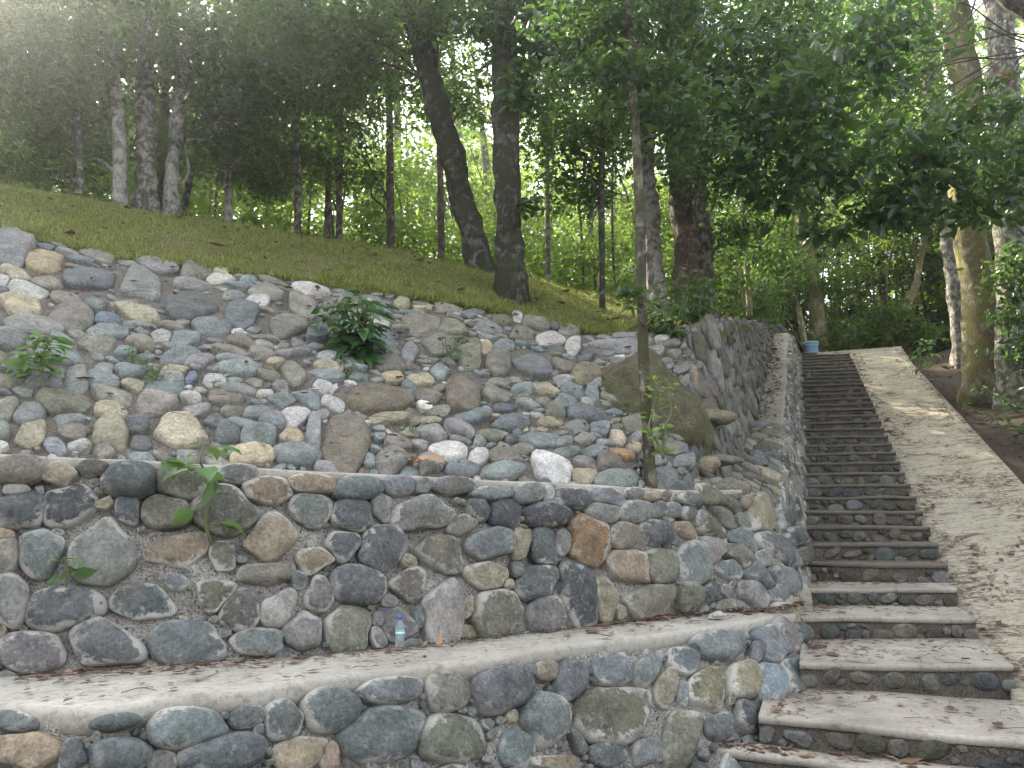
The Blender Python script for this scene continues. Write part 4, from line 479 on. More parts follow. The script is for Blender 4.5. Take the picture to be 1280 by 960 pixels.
# ------------------------------------------------------------------ walls and bank
lower = thing('retaining_wall', 'low mortared stone wall in front with the wide pale concrete ledge', 'stone wall', AT[4])
body(lower, 'mortar', LA, 'mortar', .022, .022, .034, seed=3, low=.022)
ledge_back = np.vstack([BB[:14] * [1, 1, 0] + [0, 0, .9], fs(np.array([8.05, 8.6]), np.array([-.42, -.32]), np.array([.86, .84]))])
for k_ in range(len(AT)):                                     # the ledge runs in under the upper wall
    pass
cap_strip(lower, 'ledge', AT * [1, 1, 1] , ledge_back[:len(AT)] + np.array([[0, 0, 0]] * len(AT)), .085, 'cap', over=.045, wave=.028)
stA = lay(parse(STONES['A']), LA, [(.15, 400, 99), (.09, 700, 99), (.055, 900, 99), (.032, 2500, 99), (.02, 2500, 8)], 'bbggdno', vmax=.86)
wall_stones(lower, LA, stA, 'stone_mortar', .085, (.005, .035), .05, keep=75, nth=34, val=(.68, 1.12))
upper = thing('retaining_wall', 'taller mortared stone wall that curves round to run up beside the stairs', 'stone wall', BT[5])
body(upper, 'mortar', LB, 'mortar', .022, .022, .034, seed=7, low=.022)
cap_strip(upper, 'coping', BT[:14], CB[:14], .05, 'cap', over=.02, wave=.022, seed=9)
cap_strip(upper, 'sloping_ledge', BT[17:], CB[17:], .07, 'tread_low', over=.015, wave=.02, seed=11)
def dark_mark(V, col, c):
    q = V - V.mean(0); x = q[:, 0] * .95 + q[:, 1] * .3; z = q[:, 2]
    ins = (z < .05 - .0 * x) & (z > -.03) & (np.abs(x + .0) < .055 - (z + .03) * .55)
    col = col.copy(); col[ins, :3] = (.10, .105, .09); return col
def spB(i, s):
    if s[6] == 'x': return dict(name='stone', part=True, paint=dark_mark, label='round orange brown stone with a dark three cornered patch')
stB = lay(parse(STONES['B']), LB, [(.17, 900, 99), (.11, 1500, 99), (.065, 2500, 20), (.038, 3500, 12), (.022, 3000, 11)], 'bbgggdnoy', vmax=1.27)
for s_ in stB:
    if s_[0] > 10.3: s_[6] = 'gKndo'[int(s_[0] * 977) % 5]
wall_stones(upper, LB, stB, 'stone_mortar', .09, (.004, .035), .05, special=spB, keep=99, nth=34, val=(.68, 1.12))
bank = thing('stone_bank', 'steep bank paved with loose river stones between the wall and the lawn', 'stone bank', CB[6])
body(bank, 'earth', LC, 'bed', .05, .05, .014, seed=11, low=.014)
boulders = {'N0': ('brown boulder with broken yellowish top standing on the pale coping', .5), 'N1': ('long low dark brown boulder in the middle of the bank', .3), 'N2': ('upright rounded dark brown boulder right of the long low boulder', .4),
            'Y0': ('large cream coloured flat faced stone just above the wall coping', .2), 'W': ('white quartz like rock on the bank near the slender tree', .2), 'O0': ('olive tan boulder near the left side of the mossy boulder', .2), 'd': ('dark angular slate rock beside a round brown stone high on bank', .2)}
cnt = {}; lc = parse(STONES['C']); codes = {}
for i, s in enumerate(lc):
    if s[6] in 'NYO': codes[i] = s[6] + str(cnt.get(s[6], 0)); cnt[s[6]] = cnt.get(s[6], 0) + 1
iw = [i for i, s in enumerate(lc) if s[6] == 'W']; codes[max(iw, key=lambda i: abs(lc[i][2]))] = 'W'
def spC(i, s):
    k = codes.get(i)
    if k in boulders: return dict(name='boulder', label=boulders[k][0], cat='boulder', mat='stone_bank', key=k)
stC = lay(lc, LC, [(.20, 300, 99), (.13, 2500, 99), (.095, 4500, 99), (.065, 6000, 99), (.042, 6000, 99), (.026, 3500, 99)], 'bbbgggggnnnndwy', aspect=(1.1, 2.0), gap=.93, tilt=.3, u0=1.2, mixp=(.25, .4, .35))
for s_ in stC:
    if s_[7] == 'r' and s_[6] not in 'NO' and int(s_[0] * 613 + s_[1] * 127) % 10 < 6: s_[7] = 'aq'[int(s_[0] * 331) % 2]
wall_stones(bank, LC, stC, 'stone_bank', .065, (-.012, .02), .13, special=spC, keep=100, nth=28, tall=(.3, .5), own_max=1.3)
side = thing('dry_stone_wall', 'dark steep dry stone wall above the leaf strewn ledge beside the stairs', 'stone wall', CB[14])
body(side, 'earth', LE, 'bed', .06, .06, .03, seed=15)
stE = lay([], LE, [(.20, 60, 99), (.14, 2200, 99), (.09, 4500, 99), (.055, 4500, 10)], 'ggndKgnKd', aspect=(1.4, 2.6), tilt=.35, gap=.93, rot=-.6, mixp=(.2, .4, .4))
wall_stones(side, LE, stE, 'stone_dark', .07, (-.015, .03), .10, keep=100, nth=22, umax_part=12, val=(.8, 1.15), tall=(.3, .5), own_max=1.2)
LS = Loft(BT[11:20], CB[11:20] + np.outer([0, .05, .16, .26, .30, .28, .2, .1, 0], [0, 0, 1.]), .45)                        # tumbled slabs where the ledge meets the bank corner
body(side, 'rubble_bed', LS, 'bed', .06, .06, .03, seed=17, low=.01)
wall_stones(side, LS, lay([], LS, [(.16, 120, 99), (.10, 500, 99), (.06, 900, 99), (.035, 900, 99)], 'gnKodny', aspect=(1.2, 2.4), tilt=.6, gap=.93, mixp=(.3, .4, .3), vmax=.5), 'stone_bank', .08, (-.01, .03), .15, keep=30, nth=22, tall=(.35, .55), own_max=1.3)
# end wall across the top of the ledge
ew = thing('end_wall', 'short stone wall end closing the top of the sloping ledge', 'stone wall', fs(29.3, -.9, 7.5))
E0 = [fs(29.2, -1.6, 7.6), fs(29.2, -.9, 7.6), fs(29.25, -.3, 7.3), fs(30.5, -.25, 7.3), fs(33, -.25, 7.4)]; E1 = [fs(29.4, -1.6, 9.0), fs(29.4, -.95, 8.85), fs(29.5, -.4, 8.3), fs(30.6, -.4, 8.2), fs(33, -.4, 8.1)]
LW = Loft(E0, E1, 1.3); body(ew, 'mortar', LW, 'bed', .06, .06, .02, seed=5)
wall_stones(ew, LW, lay([], LW, [(.2, 200, 99), (.12, 500, 99), (.07, 500, 99)], 'kKdk', aspect=(1.2, 2), tilt=.3), 'stone_dark', .08, keep=30, nth=18)
# mossy boulder
def rock(name, label, c, size, seed, mat, col, cat='boulder', shape=None, sub=4, rough=.16):
    import bmesh
    bm = bmesh.new(); bmesh.ops.create_icosphere(bm, subdivisions=sub, radius=1)
    V = np.array([v.co for v in bm.verts]); F = np.array([[v.index for v in f.verts] for f in bm.faces]); bm.free()
    r_ = np.random.default_rng(seed)
    for _ in range(9):
        d = r_.normal(size=3); d /= np.linalg.norm(d); k = r_.uniform(.72, .95); h = V @ d; V = V - d * np.maximum(0, h - k)[:, None] * .85
    V = V * (1 + wob(V, .7, seed % 11, 4) * rough + wob(V, .16, seed % 7 + 2, 3) * rough * .22)[:, None]
    if shape: V = shape(V)
    V = V * np.array(size) + np.array(c); cc = np.empty((len(V), 4)); cc[:, :3] = col; cc[:, 3] = 0
    o = mesh_obj(name, V, F, M[mat], None, cc); move_origin(o, c); return tag(o, label, cat)
def mossy_shape(V):
    V = V.copy(); t = (V[:, 2] + 1) / 2; V[:, 0] = V[:, 0] * (1.05 - .40 * smooth((t - .35) / .65)) - .12 * t + .10; V[:, 1] = V[:, 1] * (1.05 - .4 * t) + .35 * t; return V
rock('boulder', 'huge moss covered boulder behind the slender tree trunk', (1.50, 9.05, 3.08), (.72, .58, .80), 4, 'moss_stone', (.115, .105, .065), shape=mossy_shape, sub=5, rough=.20)
rock('boulder', 'smaller mossy slab leaning on the right of the huge boulder', (2.20, 9.45, 2.75), (.28, .35, .45), 9, 'moss_stone', (.11, .11, .06))
for q, lab, c, sz, col in ((0, 'yellowish loose block at the foot of the small mossy slab', (2.28, 9.05, 2.38), (.17, .14, .12), 'y'), (1, 'flat grey slab lying below the dry stone wall', (2.45, 9.35, 2.45), (.34, .22, .08), 'n'), (2, 'tan upright block set in the dry stone wall beside the boulder', (2.36, 10.05, 3.55), (.12, .14, .24), 't'),
                       (3, 'long mossy slab lying above the flat grey slab', (2.55, 9.95, 3.05), (.36, .22, .12), 'O')):
    rock('loose_stone', lab, c, sz, 20 + q, 'stone_dark', PAL[col], 'stone', sub=3)
# ------------------------------------------------------------------ stairs
stairs = thing('stone_stairs', 'long flight of stone faced concrete steps climbing beside the ramp', 'stairs', fs(6.0, 0., 0.))
def step(s0, z, zlow, lL, lR, s1, skew, i):
    """one step: a faced riser (part) with a tread slab (sub-part)"""
    f = lambda l, s: s + skew * (l - lL) / (1.61)
    n = max(8, int((lR - lL) / .03)) if i < 8 else max(8, int((lR - lL) / .06)); l = np.linspace(lL, lR, n)
    zt = z - .055
    ed = wob(fs(f(l, s0), l, z), .25, i % 20, 3) * .02 + wob(fs(f(l, s0), l, z), .07, i % 13 + 3, 2) * .008
    # riser block (front, top under the tread, right end)
    zlo2 = zlow - (.35 if i < 3 else .08)
    rows = [fs(f(l, s0) + ed + .03, l, zlo2), fs(f(l, s0) + ed + .022, l, zt), fs(f(l, s1) + .15, l, zt), fs(f(l, s1) + .15, l, zlo2)]
    P = np.stack(rows, 1); g = Geo(); F = grid_faces(n, 4); col0 = (.2, .18, .15, 0)
    g.add(P, [F, np.array([[0, 1, 2, 3], [(n - 1) * 4 + 3, (n - 1) * 4 + 2, (n - 1) * 4 + 1, (n - 1) * 4]])], col0)
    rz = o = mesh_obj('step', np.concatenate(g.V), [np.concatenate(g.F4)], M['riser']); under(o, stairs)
    # facing stones: flush rounded stones of the riser, one mesh
    Lr = Loft([fs(f(x, s0) + .02, x, zlow - .01) for x in np.linspace(lL, lR, 8)], [fs(f(x, s0) + .014, x, zt) for x in np.linspace(lL, lR, 8)], max(.08, zt - zlow + .01))
    st = lay([], Lr, [(Lr.H * .5, 70, 99), (Lr.H * .36, 90, 99), (Lr.H * .22, 90, 99)] if i < 16 else [(Lr.H * .5, 60, 99), (Lr.H * .33, 60, 99)], 'dgKnnd', aspect=(1., 2.2), tilt=.3, gap=1.02)
    if st:
        c, out = outlines(st, 16 if i > 8 else 22); gg = Geo()
        for k, s in enumerate(st):
            s[7] = 'q' if s[7] == 'r' else s[7]; V, F, col = stone_verts(Lr, c[k], out[k], s, .022, (.0, .006), .02, k + i, val=(.55, .85)); gg.add(V, F, col)
        o = gg.obj('riser_facing', M['stone_dark']); move_origin(o, np.concatenate(gg.V).mean(0)); o.parent = rz; o.location = o.location - (rz.location + stairs.location)
    # tread slab
    q = np.array([0, .25, .5, .75, 1.]); rows = []
    tk = .055
    fr = lambda s, zz, e=1: fs(f(l, s) + ed * e, l, zz + wob(fs(f(l, s), l, z), .35, (i + 5) % 20, 2) * .012)
    rows = [fr(s0 + .02, z - tk + .001), fr(s0 + .012, z - tk + .002), fr(s0 + .004, z - .022), fr(s0 + .008, z - .004), fr(s0 + .03, z)]
    m = 6 if s1 - s0 > .5 else 3
    for x in np.linspace(s0 + .1, s1 + .02, m):
        p = fr(x, z, 0); p[:, 2] += wob(p, .3, 17, 3) * .007; rows.append(p)
    rows.append(fr(s1 + .02, z - tk + .001, 0))
    P = np.stack(rows, 1); nr = len(rows); F = grid_faces(n, nr)
    caps = [np.array([[k, k + 1, nr - 1] for k in range(nr - 2)])[:, ::-1], np.array([[(n - 1) * nr + k, (n - 1) * nr + k + 1, (n - 1) * nr + nr - 1] for k in range(nr - 2)])]
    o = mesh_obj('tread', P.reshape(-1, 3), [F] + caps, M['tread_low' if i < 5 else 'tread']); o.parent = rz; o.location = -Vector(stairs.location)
    rz_loc = rz.location; o.location = Vector((0, 0, 0)) - rz_loc - stairs.location
SF = [(5.9, .19, -.02, -.85, 4.2, 6.15, -.1), (6.11, .38, .19, -.47, 2.6, 7.3, 0.), (7.23, .58, .38, -.2, 1.46, 8.65, .5), (8.56, .79, .58, -.2, 1.45, 9.75, .62), (9.64, .985, .79, -.2, 1.45, 10.6, .5)]
SF += [(10.51 + k * .6274, 1.218 + k * .21443, 1.218 + (k - 1) * .21443, -.2, 1.45, 10.51 + (k + 1) * .6274 + .05, .22) for k in range(30)]
for i, a_ in enumerate(SF): step(a_[0], a_[1], a_[2], a_[3], a_[4], a_[5], a_[6], i)
# ------------------------------------------------------------------ leaves
def leaf_geo(P, size, droop=.5, wide=.42, face_up=.6, fine=False, dirs=None, rg=None):
    """P (n,3) leaf bases; returns V, F, col"""
    rg = rg or rng; n = len(P); a = rg.normal(size=(n, 3)); a[:, 2] = a[:, 2] * .35 - droop
    if dirs is not None: a = a * .55 + dirs
    a /= np.linalg.norm(a, axis=1)[:, None]; up = rg.normal(size=(n, 3)) * .55 + [0, 0, face_up]; wv = np.cross(a, up); wv /= np.linalg.norm(wv, axis=1)[:, None] + 1e-9; nn = np.cross(wv, a)
    s = (np.asarray(size) * rg.uniform(.45, 1.5, n))[:, None]; wd = s * wide * rg.uniform(.8, 1.2, (n, 1)); fold = .18
    if not fine:
        V = np.stack([P, P + a * s * .45 + wv * wd * .5 + nn * wd * fold, P + a * s - nn * s * .12, P + a * s * .45 - wv * wd * .5 + nn * wd * fold], 1); k = 4
        b = np.arange(n)[:, None] * 4; F = np.concatenate([b + [0, 1, 2], b + [0, 2, 3]])
    else:
        L_ = [(0, .0, 0), (.28, .40, -.0), (.55, .48, -.03), (.82, .26, -.09), (1.0, 0, -.17)]
        pts = [P]
        for t, w_, dz in L_[1:4]:
            m = P + a * s * t + nn * s * dz
            pts += [m + wv * wd * w_ + nn * wd * fold, m, m - wv * wd * w_ + nn * wd * fold]
        pts.append(P + a * s + nn * s * L_[4][2]); V = np.stack(pts, 1); k = 11; b = np.arange(n)[:, None] * 11
        T = [[0, 1, 2], [0, 2, 3], [7, 10, 8], [8, 10, 9]]; Q = [[1, 4, 5, 2], [2, 5, 6, 3], [4, 7, 8, 5], [5, 8, 9, 6]]
        F = [np.concatenate([b + t for t in T]), np.concatenate([b + q for q in Q])]
    col = np.repeat(np.stack([rg.uniform(0, 1, n), rg.beta(2, 2, n), np.zeros(n), np.ones(n)], 1), k, 0)
    return V.reshape(-1, 3), F, col
def blob_points(c, r, n, rg, flat=.75, clump=14):
    """leaf points in twig clumps through a blob's volume, thinner towards the middle"""
    m = max(3, n // clump); d = rg.normal(size=(m, 3)); d /= np.linalg.norm(d, axis=1)[:, None]; rad = rg.uniform(.25, 1.08, m) ** .6
    lump = 1 + .35 * np.sin(d @ rg.normal(size=3) * 3 + rg.uniform(0, 6)); cc = np.asarray(c) + d * (r * rad * lump)[:, None] * [1, 1, flat]
    i = rg.integers(0, m, n); sp = rg.normal(size=(n, 3)) * [1, 1, .5] * min(.22, r * .22); return cc[i] + sp, cc
def limb(p0, p1, r0, rg, sag=.15):
    p0, p1 = np.asarray(p0, float), np.asarray(p1, float); L_ = np.linalg.norm(p1 - p0); m = 6; t = np.linspace(0, 1, m)[:, None]
    p = p0 + (p1 - p0) * t + rg.normal(size=(m, 3)) * L_ * .05 * np.sin(np.pi * t); p[:, 2] += L_ * sag * np.sin(np.pi * t[:, 0])
    return np.c_[p, r0 * (1 - .8 * t[:, 0]) + .003]
M['knot'] = bark_material('reddish_knot', (.20, .09, .06), (.32, .15, .10), .2)
NEAR = {'branchy_tree', 'slender_tree', 'ivy_tree', 'mossy_tree', 'upright_tree', 'brown_tree'}
for ti, (name, label, bark, trunk, blobs, ls) in enumerate(TREES):
    rg = np.random.default_rng(100 + ti); T = np.array(trunk); base = T[0, :3].copy(); T[0, 2] -= .55
    bark = 'slim' if name == 'slender_tree' else bark
    t = thing(name, label, 'tree', base, {'crest_tree': 'slim trunks along the crest of the lawn', 'back_sapling': 'saplings behind the stairs'}.get(name))
    r0 = T[0, 3]; nside = 22 if r0 > .15 else 12
    V, F = tube(T, nside, .075 if r0 > .15 else .015, ti)
    if r0 > .2:                                                # root flare lobes
        dz = np.clip(1 - (V[:, 2] - base[2]) / .7, 0, 1) ** 2; ang = np.arctan2(V[:, 1] - base[1], V[:, 0] - base[0]); V[:, :2] += ((V[:, :2] - base[:2]) * (dz * .28 * np.sin(ang * 5 + ti))[:, None])
    o = mesh_obj('trunk', V, F, M[bark]); under(o, t)
    lv = Geo(); near = name in NEAR
    for b in blobs:
        c, r = np.array(b[:3]), b[3]
        dd = np.linalg.norm(T[:, :3] - (c - [0, 0, r]), axis=1); j = min(int(dd.argmin()), len(T) - 1); a0 = T[j, :3]
        if j > 0: a0 = a0 * .7 + T[j - 1, :3] * .3
        a0 = T[3, :3] if name == 'branchy_tree' else a0
        if name == 'branchy_tree': lr0 = .03
        lr = .014 if name == 'branchy_tree' else max(.008, min(T[j, 3] * .3, .03))
        br = Geo(); V, F = tube(limb(a0, c, lr, rg), 7); br.add(V, F)
        dens = 1500 * (.13 / ls) ** 2; n = int(dens * r * r * (.9 if near else 1.0)); n = min(n, 5200)
        P, cc = blob_points(c, r, n, rg)
        for k in rg.permutation(len(cc))[:7]:
            V, F = tube(limb(c + (cc[k] - c) * .05, cc[k], lr * .3, rg, .05), 5); br.add(V, F)
        o = br.obj('limb', M['twig' if bark in ('dark', 'brown') else bark]); under(o, t)
        V, F, col = leaf_geo(P, ls, .45, .46, .6, near, rg=rg); lv.add(V, F, col)
    if name == 'ivy_tree':
        kb = Geo(); V, F = tube([(T[-3, 0] - .22, T[-3, 1] - .25, T[-3, 2] + .35, .10), (T[-3, 0] - .2, T[-3, 1] - .33, T[-3, 2] + .5, .17), (T[-3, 0] - .2, T[-3, 1] - .25, T[-3, 2] + .68, .09)], 12, .03); under(mesh_obj('knot', V, F, M['knot']), t)
    if lv.n: under(lv.obj('crown', M['leaf_near' if near else 'leaf']), t)
# ------------------------------------------------------------------ forest behind: one mass
def floor_z(x, y):
    az = np.degrees(np.arctan2(x, y)); d = np.hypot(x, y); z0 = np.interp(az, [-60, -40, -20, 0, 8, 20, 26, 45], [7.3, 7.2, 6.9, 6.5, 6.0, 7.3, 7.4, 6.5]); d0 = np.interp(az, [-60, 0, 10, 20, 45], [15, 15, 16, 30, 28])
    return z0 + .12 * np.maximum(0, d - d0)
def forest():
    rg = np.random.default_rng(5); lv = Geo(); tr = Geo()
    def add(x, y, z, r, size, n):
        P, cc = blob_points((x, y, z), r, n, rg, .8, 10); V, F, col = leaf_geo(P, size, .35, .5, .5, rg=rg); lv.add(V, F, col)
    # undergrowth and young trees close behind the crest
    for _ in range(420):
        az = R(rg.uniform(-62, 44)); d = rg.uniform(18.5, 34); x, y = d * math.sin(az), d * math.cos(az)
        if x > 4 and d < 31.5: d = rg.uniform(32, 42); x, y = d * math.sin(az), d * math.cos(az)
        z = floor_z(x, y); mid = -8 < math.degrees(az) < 11
        hgt = rg.uniform(0, 3.2 if mid else 5.) * (d / 24)
        add(x, y, z + hgt, rg.uniform(.7, 1.4), .17, int(rg.uniform(300, 520)))
        if rg.random() < .22: 
            V, F = tube([(x, y, z - .3, .04), (x + rg.normal() * .2, y, z + 3, .035), (x + rg.normal() * .6, y, z + 7, .02)], 7, .0); tr.add(V, F)
    for _ in range(130):                                       # sunlit growth seen between the middle trunks
        az = R(rg.uniform(-20, 12)); d = rg.uniform(22, 46); x, y = d * math.sin(az), d * math.cos(az)
        if x > 3 and d < 33: continue
        add(x, y, floor_z(x, y) + rg.uniform(0, .26) * d, rg.uniform(.9, 1.8), .2, int(rg.uniform(300, 500)))
    # tall trees further back
    for _ in range(74):
        az = R(rg.uniform(-66, 48)); d = rg.uniform(25, 58); x, y = d * math.sin(az), d * math.cos(az)
        if x > 2 and d < 36: d = rg.uniform(36, 58); x, y = d * math.sin(az), d * math.cos(az)
        z = floor_z(x, y); h = rg.uniform(11, 24)
        lean = rg.normal(size=2) * .06; r0 = rg.uniform(.1, .24)
        V, F = tube([(x, y, z - .5, r0 * 1.2), (x + lean[0] * h * .5, y, z + h * .5, r0), (x + lean[0] * h, y + lean[1] * h, z + h, r0 * .4)], 9, .02); tr.add(V, F)
        for _k in range(9):
            hh = h * rg.uniform(.2, 1.05); add(x + rg.normal() * 1.8, y + rg.normal() * 1.8, z + hh, rg.uniform(1.1, 2.2), .27, int(rg.uniform(220, 420)))
    # wall of woods at the very back
    for _ in range(330):
        az = R(rg.uniform(-70, 52)); d = rg.uniform(62, 95); x, y = d * math.sin(az), d * math.cos(az); z = floor_z(x, y)
        add(x, y, z + rg.uniform(-2, 30), rg.uniform(3, 5), .6, 420)
    for _ in range(16):                                        # unseen boughs added left of the bank to block the sun
        add(rg.uniform(-15, -10.2), rg.uniform(6.5, 11.5), rg.uniform(8.5, 14), rg.uniform(1.0, 1.7), .15, 600)
    for _ in range(14):                                        # boughs added above the hill to keep the sun off the ramp head
        q = fs(rg.uniform(20, 28.5), rg.uniform(1.2, 3.2), 0.); q = np.array([q[0], q[1], nose(23.)]) + np.array(sv) * rg.uniform(8, 13)
        add(q[0], q[1], q[2] + .5, rg.uniform(.9, 1.5), .16, 520)
    for x, y in ((-12.5, 9.0), (-14.0, 11.0), (-11.8, 7.0)):  # unseen trunks added to carry the sun-blocking boughs at left
        V, F = tube([(x, y, 4.5, .2), (x + .2, y, 10, .16), (x + .3, y + .3, 15, .08)], 9, .02); tr.add(V, F)
    dk = Geo()
    def thick(x, y, z, r, size, n):
        P, cc = blob_points((x, y, z), r, n, rg, .8, 10); V, F, col = leaf_geo(P, size, .4, .5, .5, rg=rg); dk.add(V, F, col)
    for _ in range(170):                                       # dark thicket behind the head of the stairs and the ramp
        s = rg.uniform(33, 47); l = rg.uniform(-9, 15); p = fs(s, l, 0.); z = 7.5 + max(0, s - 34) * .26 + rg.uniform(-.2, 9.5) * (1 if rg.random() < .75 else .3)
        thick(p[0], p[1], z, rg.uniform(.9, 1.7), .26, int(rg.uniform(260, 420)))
    for _ in range(26):
        s = rg.uniform(33, 44); l = rg.uniform(-8, 13); p = fs(s, l, 0.); z = 7.3 + max(0, s - 34) * .26; a = rg.normal(size=2) * .5
        V, F = tube([(p[0], p[1], z - .2, .09), (p[0] + a[0], p[1], z + 3, .07), (p[0] + a[0] * 2 + a[1], p[1], z + 8, .04)], 7, .0); tr.add(V, F)
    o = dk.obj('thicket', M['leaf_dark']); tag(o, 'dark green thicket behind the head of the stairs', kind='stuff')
    o = lv.obj('forest', M['leaf_far']); tag(o, 'dense green forest foliage behind the lawn and the stairs', kind='stuff')
    o = tr.obj('forest_trunks', M['brown']); tag(o, 'many thin trunks inside the forest behind the lawn', kind='stuff')
forest()
# ------------------------------------------------------------------ lawn grass
def lawn():
    rg = np.random.default_rng(8); n = 120000; U = rg.uniform(1.5, 14.5, n); V_ = 5.3 * rg.beta(1.0, 1.1, n); V_ = np.minimum(V_, 5)
    P = LH.P(U, V_); q = V_ / 5; P[:, 2] += .22 * np.sin(np.pi * q) * smooth((14 - U) / 4) + wob(P, .8, 4, 4) * .05 - .04
    keep = wob(P, .6, 2, 3) > -.75; P = P[keep]; n = len(P)
    hgt = rg.uniform(.03, .075, n) * (1 + .5 * wob(P, .5, 5, 2)); a = rg.normal(size=(n, 3)) * .6 + [0, 0, .9]; a /= np.linalg.norm(a, axis=1)[:, None]
    s = rg.normal(size=(n, 3)); s[:, 2] = 0; s /= np.linalg.norm(s, axis=1)[:, None]; wd = rg.uniform(.006, .012, n)[:, None]
    V = np.stack([P - s * wd, P + s * wd, P + a * hgt[:, None] + [0, 0, -.0]], 1); F = np.arange(n * 3).reshape(-1, 3)
    c = .5 + .5 * wob(P, .9, 11, 3); col = np.repeat(np.stack([np.clip(c + rg.normal(size=n) * .2, 0, 1), rg.uniform(0, 1, n), 0 * c, 1 + 0 * c], 1), 3, 0)
    o = mesh_obj('grass', V.reshape(-1, 3), F, M['grass'], None, col); tag(o, 'short yellowish green lawn grass on the slope', kind='stuff')
lawn()
def tufts():
    rg = np.random.default_rng(18); g = Geo()
    for _ in range(420):                                       # longer tufts, most of them along the ragged edge above the stones
        U, v = rg.uniform(1.5, 13.5), (rg.exponential(.12) if rg.random() < .6 else rg.uniform(0, 5)); P0 = LH.P(np.array(U), np.array(min(v, 5.))); n = rg.integers(14, 40)
        P = P0 + rg.normal(size=(n, 3)) * [.06, .06, 0]; P[:, 2] += .22 * math.sin(math.pi * min(v, 5) / 5) * float(smooth((14 - U) / 4)) - .03
        h = rg.uniform(.07, .2, n) * (1 if v < .6 else .7); a = rg.normal(size=(n, 3)) * .5 + [0, 0, 1]; a /= np.linalg.norm(a, axis=1)[:, None]; s = rg.normal(size=(n, 3)); s[:, 2] = 0; s /= np.linalg.norm(s, axis=1)[:, None]; wd = .008
        mid = P + a * h[:, None] * .6; tip = P + a * h[:, None] + np.c_[a[:, :2] * h[:, None] * .5, -h * .2]
        V = np.stack([P - s * wd, P + s * wd, mid + s * wd * .7, mid - s * wd * .7, tip], 1); b = np.arange(n)[:, None] * 5
        g.add(V.reshape(-1, 3), [b + [3, 2, 4], b + [0, 1, 2, 3]], np.repeat(np.stack([np.full(n, rg.random()), rg.uniform(0, .8, n), np.zeros(n), np.ones(n)], 1), 5, 0))
    tag(g.obj('grass_tufts', M['grass']), 'longer grass tufts along the ragged lawn edge', kind='stuff')
tufts()
# ------------------------------------------------------------------ plants
def stalk_plant(name, label, c, h, leaves, size, mat='leaf_young', cat='plant', lean=(0, 0), wide=.5, droop=.3, stems=1, seed=0, spread=.35, bare=.25, tilt=(0, 0)):
    rg = np.random.default_rng(300 + seed); c = np.array(c, float); t = thing(name, label, cat, c); sg = Geo(); lv = Geo()
    for k in range(stems):
        d = rg.normal(size=2) * spread * (stems > 1) + np.array(lean); top = c + [d[0] * h, d[1] * h, h * rg.uniform(.8, 1.05)]
        p = limb(c - [0, 0, .06], top, max(.004, h * .016), rg, .03); V, F = tube(p, 6); sg.add(V, F)
        n = max(3, leaves // stems); q = rg.uniform(bare, 1.02, n); q[:2] = 1; P = np.stack([np.interp(q, np.linspace(0, 1, 6), p[:, j]) for j in range(3)], 1)
        an = rg.uniform(0, 6.28) + np.arange(n) * 2.4; dirs = np.stack([np.cos(an), np.sin(an), np.full(n, .25 - droop)], 1)
        st = size * .45; P2 = P + dirs * st
        for a_, b_ in zip(P, P2): V, F = tube([(*a_, .0025), (*b_, .0018)], 4); sg.add(V, F)
        V, F, col = leaf_geo(P2, size * np.clip(1.15 - .5 * q, .5, 1), droop * .6, wide, 1.0, True, dirs, rg=rg); lv.add(V, F, col)
    under(sg.obj('stem', M['leaf_young' if mat == 'leaf_young' else 'twig']) if False else sg.obj('stem', M['stem']), t); under(lv.obj('leaves' if False else 'foliage', M[mat]), t); return t
M['stem'] = plain('green_stem', (.12, .16, .06), .6)
stalk_plant('seedling', 'pale green seedling tree with feathery top at the left of bank', (-3.70, 5.97, 2.78), .50, 80, .15, seed=1, wide=.42, bare=.4)
stalk_plant('shrub', 'dark glossy leaved shrub growing high on the stone bank', (-1.58, 7.92, 3.44), .62, 300, .19, 'leaf_shrub', 'shrub', stems=11, seed=2, wide=.42, spread=.32, droop=.5, bare=.05)
stalk_plant('wall_plant', 'leafy plant sprouting from the upper wall joint above tan stones', (-2.02, 5.26, 1.70),   .58, 20, .20, seed=3, wide=.72, bare=.2, lean=(-.05, -.25))
stalk_plant('wall_plant', 'small bright green sprig rooted beside the big grey wall stone', (-2.76, 4.90, 1.42), .16, 12, .12, seed=4, wide=.55, bare=.2, lean=(.1, -.5))
stalk_plant('weed', 'small weed with divided leaves on the left bank', (-3.05, 6.43, 2.93), .16, 26, .06, seed=5, stems=3)
stalk_plant('weed', 'tangled weed just right of the dark shrub', (-.72, 8.36, 3.50), .26, 44, .09, 'leaf_shrub', seed=6, stems=5, lean=(.1, -.1))
stalk_plant('weed', 'low weed under the dark shrub', (-1.62, 7.48, 3.17), .14, 26, .07, seed=7, stems=4)
stalk_plant('weed', 'tiny weed beside the long low boulder', (-.94, 6.86, 2.55), .09, 14, .05, seed=8, stems=2)
stalk_plant('weed', 'tiny weed near the middle of the bank', (-2.54, 6.52, 2.86), .09, 14, .055, seed=9, stems=3)
stalk_plant('weed', 'small weed higher up behind the pale seedling', (-3.32, 6.62, 3.13), .13, 18, .06, seed=10, stems=3)
stalk_plant('weed', 'flat green leafed weed just above the coping', (-.45, 6.70, 2.23), .05, 9, .06, seed=11, stems=2)
stalk_plant('weed', 'green fern sprig at the left end of lower wall', (-2.53, 3.88, .80), .10, 12, .07, seed=12, stems=2)
stalk_plant('bush', 'dark leafy bush at the foot of the ivy clad tree', (9.55, 14.0, 3.15), .95, 260, .17, 'leaf_near', 'bush', stems=16, seed=13, spread=.6, droop=.4, bare=.1)
